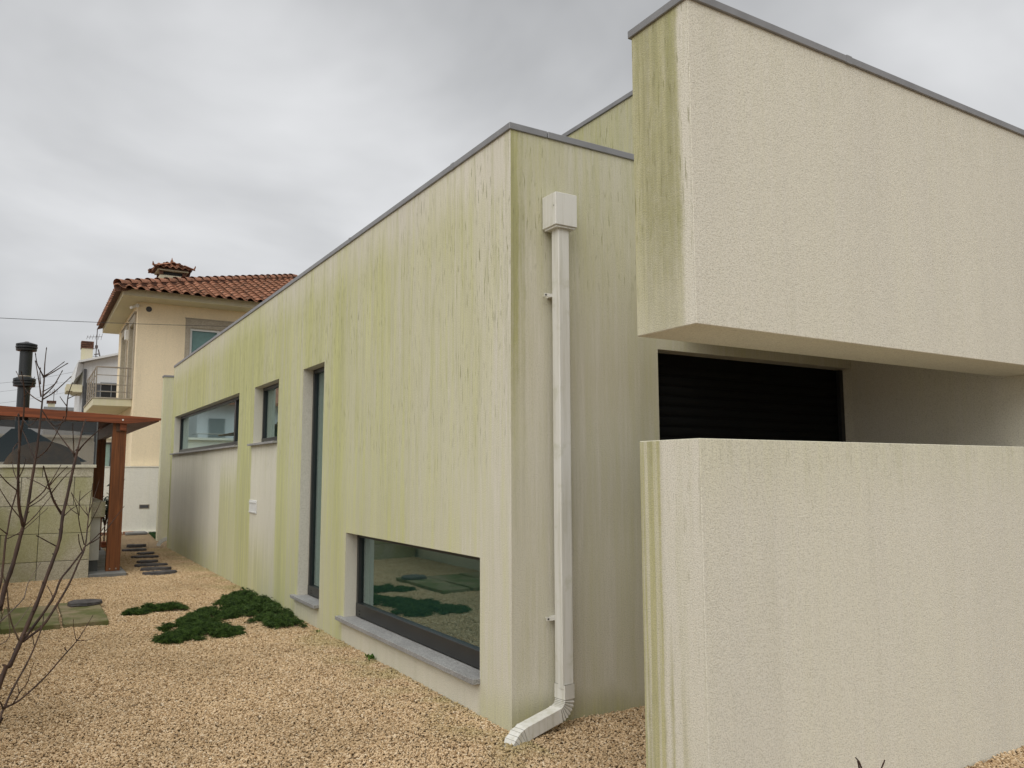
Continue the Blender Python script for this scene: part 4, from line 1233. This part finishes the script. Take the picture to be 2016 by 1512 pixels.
# ------------------------------------------------------------------ ground-cover junipers
def in_poly(x, y, poly):
    c = False
    n = len(poly)
    j = n - 1
    for i in range(n):
        xi, yi = poly[i]; xj, yj = poly[j]
        if (yi > y) != (yj > y) and x < (xj - xi) * (y - yi) / (yj - yi) + xi: c = not c
        j = i
    return c
def edge_dist(x, y, poly):
    best = 9
    for i in range(len(poly)):
        ax, ay = poly[i - 1]; bx, by = poly[i]
        vx, vy = bx - ax, by - ay
        t = max(0, min(1, ((x - ax) * vx + (y - ay) * vy) / (vx * vx + vy * vy + 1e-9)))
        best = min(best, math.hypot(x - ax - vx * t, y - ay - vy * t))
    return best
def z7(pts): return [(240 + x * 0.19841, 1140 + y * 0.19841) for x, y in pts]
def groundcover(name, poly_px, hmax, count, label, wallside=0.0, zb=0.03):
    poly = [tuple(on_plane(2, zb, x, y)[:2]) for x, y in poly_px]
    xs, ys = [p[0] for p in poly], [p[1] for p in poly]
    c = (sum(xs) / len(xs), sum(ys) / len(ys))
    root = tag(empty(name, (c[0], c[1], 0)), label, 'ground cover', 'dark green creeping junipers')
    V, F = [], []
    done, tries = 0, 0
    while done < count and tries < count * 12:
        tries += 1
        x, y = random.uniform(min(xs), max(xs)), random.uniform(min(ys), max(ys))
        wx = mnoise.noise(Vector((x * 11, y * 8, 1.7))) * 0.055 + mnoise.noise(Vector((x * 31, y * 24, 5.1))) * 0.022
        wy = mnoise.noise(Vector((x * 11, y * 8, 9.2))) * 0.09 + mnoise.noise(Vector((x * 31, y * 24, 2.4))) * 0.04
        if x > -0.01 or not in_poly(x + wx, y + wy, poly): continue
        ed = edge_dist(x + wx, y + wy, poly)
        lump = max(0.0, mnoise.noise(Vector((x * 9.0, y * 6.0, c[0]))) * 0.6 + mnoise.noise(Vector((x * 23.0, y * 16.0, c[0]))) * 0.5 + 0.5)
        gap = mnoise.noise(Vector((x * 9, y * 7, 3.3 + c[1])))
        gap2 = mnoise.noise(Vector((x * 17, y * 12, 8.1 + c[0])))
        if (gap < -0.05 and ed < 0.12) or gap2 < -0.30 or (gap + gap2 < -0.36): continue
        hh = hmax * min(1, ed / 0.16) ** 0.6 * (0.12 + 1.45 * lump)
        if wallside: hh *= 1 + wallside * max(0, (x + 0.5) / 0.5)
        h0 = hh * random.random() ** 0.45
        p = Vector((x, y, 0.002 + h0))
        # a sprig: 4 scale-leaf blades on a short twig fanning outward
        az = random.uniform(0, 2 * math.pi)
        tilt = random.uniform(0.2, 1.0)
        d = Vector((math.cos(az) * math.cos(tilt), math.sin(az) * math.cos(tilt), math.sin(tilt)))
        ln = random.uniform(0.020, 0.050)
        s_ = d.cross(Vector((0, 0, 1))).normalized()
        u_ = s_.cross(d)
        for k in range(3):
            a = k * 2.1 + random.random()
            off = (s_ * math.cos(a) + u_ * math.sin(a))
            q = p + d * ln * (0.2 + 0.3 * k)
            b = len(V)
            V += [tuple(q - off * 0.0035 - d * 0.004), tuple(q + d * 0.006 + u_ * 0.0045), tuple(q + off * ln * 0.62 + d * ln * 0.55)]
            F.append((b, b + 1, b + 2))
        b = len(V)
        V += [tuple(p - s_ * 0.003), tuple(p + s_ * 0.003), tuple(p + d * ln * 1.35)]
        F.append((b, b + 1, b + 2))
        done += 1
    me = bpy.data.meshes.new('foliage'); me.from_pydata(V, [], F)
    fo = link('foliage', me, M['juniper'], root)
    # creeping woody stems
    mb = MB()
    for k in range(9):
        a = Vector((c[0], c[1], 0.01))
        t = poly[random.randrange(len(poly))]
        pts = [a + (Vector((t[0], t[1], 0.012)) - a) * (i / 5) + Vector((random.uniform(-0.02, 0.02), random.uniform(-0.03, 0.03), 0.008)) for i in range(6)]
        mb.tube(pts, [0.007, 0.006, 0.005, 0.004, 0.003, 0.002], 5)
    mb.build('stem', M['bark'], root)
    return root
P1 = z7([(920, 245), (1000, 195), (1060, 165), (1180, 150), (1290, 150), (1400, 185), (1450, 235), (1550, 245), (1640, 310), (1720, 385), (1800, 465), (1700, 472), (1480, 470), (1380, 400), (1260, 415), (1300, 385), (1390, 372), (1320, 350), (1180, 365), (1050, 380), (950, 385), (960, 340), (1060, 300), (960, 290), (980, 262)])
P2 = z7([(330, 475), (450, 455), (600, 395), (690, 335), (800, 295), (900, 275), (1010, 320), (1040, 345), (960, 372), (990, 398), (890, 412), (915, 445), (1050, 435), (1150, 455), (1240, 505), (1190, 532), (1100, 550), (850, 575), (600, 595), (470, 620), (330, 608), (290, 592), (400, 545), (500, 520), (560, 485), (440, 500), (350, 490)])
P3 = z7([(0, 342), (100, 300), (250, 272), (400, 258), (480, 248), (580, 236), (660, 292), (560, 303), (460, 302), (300, 308), (150, 337), (60, 332)])
groundcover('creeping_juniper', P1, 0.062, 12000, 'dark green creeping juniper mat against the long wall, beside the tall window', 0.7)
groundcover('creeping_juniper', P2, 0.042, 11000, 'dark green creeping juniper mat spreading in the middle of the gravel')
groundcover('creeping_juniper', P3, 0.040, 4200, 'narrow strip of dark green juniper near the paving slabs')

# ------------------------------------------------------------------ bare shrub at left
def Z3(pts): return [(x * 0.30431, 680 + y * 0.30431) for x, y in pts]
def Z4(pts): return [(x * 0.25121, 1060 + y * 0.25132) for x, y in pts]
shrub = tag(empty('bare_shrub', (-2.78, -1.25, 0)), 'leafless multi-stemmed shrub with red-brown stems at the left edge', 'shrub')
def smooth_path(pts, sub=3):
    if len(pts) < 3: return pts
    out = []
    for i in range(len(pts) - 1):
        p0, p1, p2, p3 = pts[max(i - 1, 0)], pts[i], pts[i + 1], pts[min(i + 2, len(pts) - 1)]
        for k in range(sub):
            t = k / sub
            out.append(0.5 * ((2 * p1) + (p2 - p0) * t + (2 * p0 - 5 * p1 + 4 * p2 - p3) * t * t + (3 * p1 - p0 - 3 * p2 + p3) * t ** 3))
    out.append(pts[-1])
    return out
BASE = Vector((-2.78, -1.25, -0.02))
def stem(main, d0, d1, r0, r1, twigs=(), from_base=False, mat='bark', name='stem', start=None):
    mb = MB()
    def branch(px, da, db, ra, rb, base=None):
        n = len(px)
        pts = [at_dist(x, y, da + (db - da) * i / max(1, n - 1)) for i, (x, y) in enumerate(px)]
        if base is not None: pts = base + pts
        pts = smooth_path(pts)
        m = len(pts)
        rad = [0.80 * (ra + (rb - ra) * i / (m - 1)) * (1 + 0.10 * math.sin(i * 2.3)) for i in range(m)]
        mb.tube(pts, rad, 7)
        # buds
        for i in range(3, m - 1, 4):
            q = pts[i]
            a = random.uniform(0, 6.28)
            o = Vector((math.cos(a), math.sin(a), 0.6)).normalized()
            mb.tube([q, q + o * rad[i] * 1.9], [rad[i] * 0.6, rad[i] * 0.25], 4)
        e = pts[-1]
        mb.tube([e, e + (pts[-1] - pts[-2]).normalized() * 0.008], [rb * 1.35, rb * 0.6], 5)
    branch(main, d0, d1, r0, r1, [BASE, BASE.lerp(at_dist(*main[0], d0), 0.5) + Vector((-0.02, 0, -0.04))] if from_base else None)
    for px, da, db, ra, rb in twigs:
        branch(px, da, db, ra, rb)
    return mb.build(name, M[mat], shrub, smooth=True)
# main stems (pixel traces turned into points at their own distance from the lens)
A = Z4([(0, 1130), (75, 1000), (150, 830), (180, 760), (240, 620), (300, 480), (370, 290), (430, 130), (470, 0)]) + Z3([(405, 1105), (425, 1020), (455, 880), (480, 770), (500, 680)])
stem(A, 3.15, 3.50, 0.0105, 0.0062, [
    (Z3([(500, 690), (560, 620), (650, 540)]), 3.50, 3.42, 0.0042, 0.0020),
    (Z3([(497, 700), (520, 600), (545, 500), (557, 480)]), 3.50, 3.60, 0.0046, 0.0018),
    (Z3([(490, 715), (430, 640), (370, 560), (300, 480)]), 3.50, 3.66, 0.0040, 0.0016),
    (Z3([(480, 720), (475, 620), (470, 510)]), 3.5, 3.4, 0.0030, 0.0015),
    (Z3([(405, 1100), (350, 1010), (318, 915), (300, 850), (283, 790)]), 3.42, 3.34, 0.0058, 0.0026),
    (Z3([(322, 905), (370, 850), (430, 790)]), 3.36, 3.28, 0.0030, 0.0014),
    (Z3([(318, 900), (350, 850), (390, 780)]), 3.36, 3.45, 0.0030, 0.0014),
    (Z3([(315, 930), (250, 890), (180, 860)]), 3.36, 3.45, 0.0028, 0.0014),
    (Z3([(330, 960), (400, 870), (470, 800)]), 3.38, 3.30, 0.0028, 0.0013),
    (Z3([(408, 1110), (460, 1060), (510, 1030)]), 3.42, 3.5, 0.0028, 0.0013),
    (Z3([(365, 1300), (300, 1265), (245, 1235)]), 3.36, 3.30, 0.0030, 0.0022)], True)
B = Z4([(-60, 700), (0, 560), (40, 380), (100, 210), (150, 20)]) + Z3([(150, 1170), (180, 1040), (205, 880), (235, 700), (255, 540), (268, 420), (285, 230), (290, 120), (300, 25)])
stem(B, 3.0, 3.20, 0.0115, 0.0016, [
    (Z3([(285, 210), (255, 150), (240, 120), (230, 60)]), 3.18, 3.12, 0.0032, 0.0016),
    (Z3([(286, 205), (340, 175), (430, 120)]), 3.18, 3.25, 0.0032, 0.0018),
    (Z3([(286, 198), (330, 170), (408, 112)]), 3.18, 3.10, 0.0026, 0.0014),
    (Z3([(275, 330), (340, 270), (375, 215), (400, 170)]), 3.17, 3.24, 0.0032, 0.0016),
    (Z3([(275, 300), (320, 275), (365, 240)]), 3.17, 3.10, 0.0024, 0.0012),
    (Z3([(272, 352), (340, 310), (400, 258), (453, 208)]), 3.17, 3.08, 0.0030, 0.0016),
    (Z3([(265, 330), (250, 220), (230, 108)]), 3.17, 3.26, 0.0034, 0.0016),
    (Z3([(262, 250), (258, 190), (262, 150)]), 3.17, 3.22, 0.0024, 0.0012),
    (Z3([(268, 365), (210, 330), (160, 275), (108, 175)]), 3.17, 3.30, 0.0026, 0.0012),
    (Z3([(182, 1030), (240, 985), (290, 935), (315, 880)]), 3.08, 3.02, 0.0034, 0.0016),
    (Z3([(178, 1050), (260, 1000), (330, 930)]), 3.08, 3.16, 0.0026, 0.0013),
    (Z3([(150, 1175), (220, 1110), (270, 1050), (330, 975)]), 3.05, 3.14, 0.0026, 0.0012),
    (Z3([(232, 730), (300, 680), (370, 560), (410, 470)]), 3.12, 3.05, 0.0030, 0.0013),
    (Z3([(228, 745), (190, 650), (150, 560), (120, 500)]), 3.12, 3.22, 0.0026, 0.0012),
    (Z3([(430, 430), (440, 330), (465, 250)]), 3.16, 3.10, 0.0030, 0.0015),
    (Z3([(270, 415), (350, 520), (420, 480), (432, 420)]), 3.17, 3.16, 0.0022, 0.0026),
    (Z3([(438, 345), (470, 330), (490, 322)]), 3.12, 3.10, 0.0022, 0.0012),
    (Z3([(430, 390), (400, 350), (390, 335)]), 3.14, 3.18, 0.0022, 0.0012)], True)
Cc = Z3([(150, 1170), (125, 1050), (118, 940), (120, 780), (130, 600), (150, 480), (158, 330), (150, 230), (140, 178)])
stem(Cc, 3.05, 2.92, 0.0068, 0.0014, [
    (Z3([(112, 940), (50, 890), (0, 835), (-30, 800)]), 2.98, 2.9, 0.0026, 0.0014),
    (Z3([(120, 860), (150, 800), (165, 740)]), 2.96, 2.9, 0.0024, 0.0012),
    (Z3([(118, 880), (90, 820), (80, 760)]), 2.96, 3.02, 0.0024, 0.0012),
    (Z3([(124, 700), (124, 560), (120, 455)]), 2.95, 3.0, 0.0040, 0.0030),
    (Z3([(150, 480), (190, 520), (235, 480)]), 2.93, 2.88, 0.0020, 0.0010),
    (Z3([(155, 330), (200, 280), (220, 215)]), 2.93, 2.88, 0.0020, 0.0010),
    (Z3([(128, 620), (90, 660), (80, 700)]), 2.93, 2.88, 0.0020, 0.0010)])
Dd = Z4([(160, 820), (240, 720), (410, 480), (470, 330), (540, 240), (640, 110), (670, 60), (770, 0)]) + Z3([(690, 1190), (750, 1110), (800, 1045)])
stem(Dd, 3.22, 3.75, 0.0066, 0.0012, [
    (Z4([(370, 370), (410, 450), (405, 490)]), 3.42, 3.38, 0.0018, 0.0018),
    (Z3([(565, 1290), (640, 1220), (690, 1150), (700, 1120)]), 3.6, 3.68, 0.0028, 0.0014)])
Dg = Z4([(165, 815), (330, 690), (440, 530), (540, 360), (610, 200), (660, 90)]) + Z3([(560, 1240), (570, 1130), (585, 1010), (600, 900)])
stem(Dg, 3.22, 3.60, 0.0060, 0.0016, [
    (Z3([(545, 1290), (515, 1160), (500, 1060), (465, 960)]), 3.5, 3.44, 0.0026, 0.0014),
    (Z3([(512, 1100), (512, 1030), (518, 950)]), 3.48, 3.4, 0.0022, 0.0012),
    (Z3([(500, 1090), (460, 1060), (440, 1030)]), 3.48, 3.54, 0.0020, 0.0010),
    (Z3([(572, 1120), (560, 1060), (556, 1040)]), 3.54, 3.6, 0.0020, 0.0012),
    (Z3([(568, 1100), (520, 1040), (467, 962)]), 3.54, 3.6, 0.0022, 0.0012),
    (Z3([(578, 1080), (610, 980), (640, 880)]), 3.55, 3.62, 0.0022, 0.0010),
    (Z3([(560, 1200), (620, 1080), (665, 985)]), 3.55, 3.50, 0.0024, 0.0010),
    (Z3([(510, 1010), (550, 970), (590, 940)]), 3.45, 3.4, 0.0020, 0.0010),
    (Z3([(530, 1330), (512, 1270), (508, 1230)]), 3.5, 3.45, 0.0024, 0.0020)])
Ee = Z4([(-20, 1520), (0, 1440), (30, 1335), (150, 1270), (350, 1090), (480, 940), (600, 805), (670, 700), (722, 612)])
stem(Ee, 2.85, 3.15, 0.0062, 0.0011, [
    (Z4([(30, 1335), (100, 1180), (200, 1000), (270, 850), (330, 690), (342, 600)]), 2.88, 3.05, 0.0044, 0.0016),
    (Z4([(270, 850), (255, 770), (240, 710)]), 3.0, 2.95, 0.0020, 0.0010),
    (Z4([(100, 1300), (160, 1200), (215, 1130), (240, 1040), (262, 985)]), 2.90, 2.84, 0.0026, 0.0009),
    (Z4([(150, 1215), (135, 1130)]), 2.90, 2.92, 0.0020, 0.0012),
    (Z4([(600, 805), (580, 720), (575, 645)]), 3.08, 3.04, 0.0018, 0.0009),
    (Z4([(610, 800), (670, 800), (735, 780)]), 3.08, 3.14, 0.0016, 0.0007),
    (Z4([(530, 890), (515, 870)]), 3.04, 3.05, 0.0020, 0.0018),
    (Z4([(25, 1335), (5, 1290), (-40, 1220)]), 2.88, 2.8, 0.0036, 0.0020)], True)
Ff = Z4([(-30, 680), (100, 560), (185, 470), (205, 400), (230, 330), (310, 205)])
stem(Ff, 3.05, 3.30, 0.0030, 0.0011, [
    (Z4([(150, 800), (90, 660), (65, 520), (55, 400), (20, 280)]), 3.2, 3.0, 0.0034, 0.0022),
    (Z4([(-20, 840), (75, 770), (60, 560), (50, 540)]), 3.0, 2.95, 0.0020, 0.0010),
    (Z4([(110, 700), (180, 610), (240, 520)]), 3.1, 3.18, 0.0020, 0.0009)], mat='twig')
Gg = Z4([(-40, 520), (0, 370), (20, 250), (45, 0)]) + Z3([(45, 1220), (70, 1080), (108, 945)])
stem(Gg, 2.9, 3.0, 0.0050, 0.0024, [(Z3([(45, 1220), (0, 1185), (-30, 1160)]), 2.95, 2.9, 0.0024, 0.0014), (Z3([(48, 1250), (150, 1195), (300, 1060)]), 2.95, 3.05, 0.0022, 0.0010),
     (Z3([(165, 1160), (70, 1040), (0, 930)]), 2.95, 2.88, 0.0026, 0.0014)], mat='bark')

# foreground twigs at the bottom edge, in front of the low wall
tw = tag(empty('thorny_twigs', (-0.93, -3.06, 0)), 'dark bare twig tips poking up at the bottom edge before the low wall', 'shrub')
B2 = Vector((-0.93, -3.06, -0.01))
for px, dist in (([(1684, 1491), (1691, 1499), (1696, 1512)], 2.0), ([(1688, 1498), (1690, 1505), (1692, 1514)], 2.0), ([(1742, 1496), (1738, 1506), (1734, 1516)], 2.02)):
    pts = [at_dist(x, y, dist) for x, y in px]
    end = pts[-1]
    pts += [end.lerp(B2, 0.3) + Vector((0.01, 0.01, 0.02)), end.lerp(B2, 0.7), B2]
    MB().tube(pts, [0.0013, 0.0017, 0.0022, 0.003, 0.0045, 0.006], 6).build('twig', M['bark'], tw, smooth=True)

# ------------------------------------------------------------------ leafy plant behind the post, weeds
lp = tag(empty('leafy_shrub', (-1.0, 16.0, 0)), 'glossy dark-leaved shrub against the white wall behind the pergola post', 'shrub')
mb = MB(); lf = MB()
for k in range(9):
    a = random.uniform(0, 6.28); r = random.uniform(0.1, 0.3)
    tip = Vector((-1.0 + math.cos(a) * r, 16.0 + math.sin(a) * r, random.uniform(0.7, 1.45)))
    pts = [Vector((-1.0, 16.0, 0.0)), Vector((-1.0, 16, 0.35)), Vector((-1.0, 16, 0.35)).lerp(tip, 0.5) + Vector((0, 0, 0.08)), tip]
    mb.tube(pts, [0.016, 0.014, 0.008, 0.004], 5)
    for j in range(42):
        t = random.uniform(0.25, 1.0)
        q = Vector((-1.0, 16, 0.45)).lerp(tip, t) + Vector((random.gauss(0, 0.06), random.gauss(0, 0.06), random.gauss(0, 0.07)))
        d = Vector((random.gauss(0, 1), random.gauss(0, 1), random.gauss(0.2, 0.7))).normalized()
        s_ = d.cross(Vector((random.gauss(0, 1), random.gauss(0, 1), random.gauss(0, 1)))).normalized()
        l = random.uniform(0.065, 0.105)
        lf.quad(q, q + d * l * 0.45 + s_ * l * 0.26, q + d * l, q + d * l * 0.45 - s_ * l * 0.26)
mb.build('stem', M['bark'], lp)
plain(lf, 'foliage', M['leaf_gloss'], lp)

def weed(name, c, r, n, label):
    lf = MB()
    for j in range(n):
        a = random.uniform(0, 6.28)
        d = Vector((math.cos(a), math.sin(a), random.uniform(0.5, 1.8))).normalized()
        s_ = d.cross(Vector((0, 0, 1))).normalized()
        q = Vector(c) + Vector((random.gauss(0, r * 0.3), random.gauss(0, r * 0.4), 0))
        q.x = min(q.x, -0.012)
        l = random.uniform(0.5, 1.0) * r
        lf.quad(q, q + d * l * 0.5 + s_ * l * 0.28, q + d * l, q + d * l * 0.5 - s_ * l * 0.28)
    return tag(plain(lf, name, M['weed'], None), label, 'weed', 'weeds at the wall foot')
weed('weed', (-0.03, 2.22, 0.0), 0.06, 22, 'small bright green weed at the wall under the low window')
weed('weed', (-0.05, 3.55, 0.0), 0.035, 10, 'tiny weed in the gravel between the two lower windows')

# ------------------------------------------------------------------ litter on the gravel
lt = MB()
for k in range(70):
    x, y = random.uniform(-2.9, -0.05), random.uniform(-1.3, 7.5)
    if k < 12: x, y = random.uniform(-0.25, -0.03), random.uniform(0.3, 7.5)
    a = random.uniform(0, 6.28); l = random.uniform(0.012, 0.035)
    d = Vector((math.cos(a), math.sin(a), random.uniform(-0.2, 0.5))); s_ = Vector((-math.sin(a), math.cos(a), random.uniform(-0.4, 0.4)))
    q = Vector((x, y, 0.018))
    if k % 3 == 0: lt.tube([q, q + d * l * 1.2 + s_ * l * 0.2, q + d * l * 2.2], 0.0016, 4)
    else: lt.quad(q, q + d * l * 0.5 + s_ * l * 0.35, q + d * l, q + d * l * 0.5 - s_ * l * 0.3)
tag(plain(lt, 'leaf_litter', M['bark'], None), 'scattered dead leaves and twig bits on the gravel', 'litter', kind='stuff')

# ------------------------------------------------------------------ overhead cables
def cable(name, p, q, sag, r, label, mat='cable', group='overhead cables'):
    P, Q = Vector(p), Vector(q)
    pts = []
    for i in range(25):
        t = i / 24
        v_ = P.lerp(Q, t); v_.z -= sag * 4 * t * (1 - t)
        pts.append(v_)
    return tag(MB().tube(pts, r, 5).build(name, M[mat]), label, 'cable', group)
pA = at_dist(-120, 620, 17); pB = on_plane(1, 18.6, 480, 643)
cable('overhead_cable', pA, pB, 0.03, 0.0055, 'single black cable crossing in front of the cream house')
for i, (ya, yb, dst, lb) in enumerate(((757, 748, 55, 'uppermost of the distant wires behind the black flue'), (776, 742, 70, 'second distant wire behind the black flue'), (800, 762, 70, 'third distant wire behind the black flue'), (826, 800, 70, 'lowest distant wire behind the black flue'))):
    cable('distant_wire', at_dist(-100, ya + 3, dst), at_dist(175, yb if i else 725, dst + 5), 0.25, 0.009, lb, 'cable_far', 'distant wires')
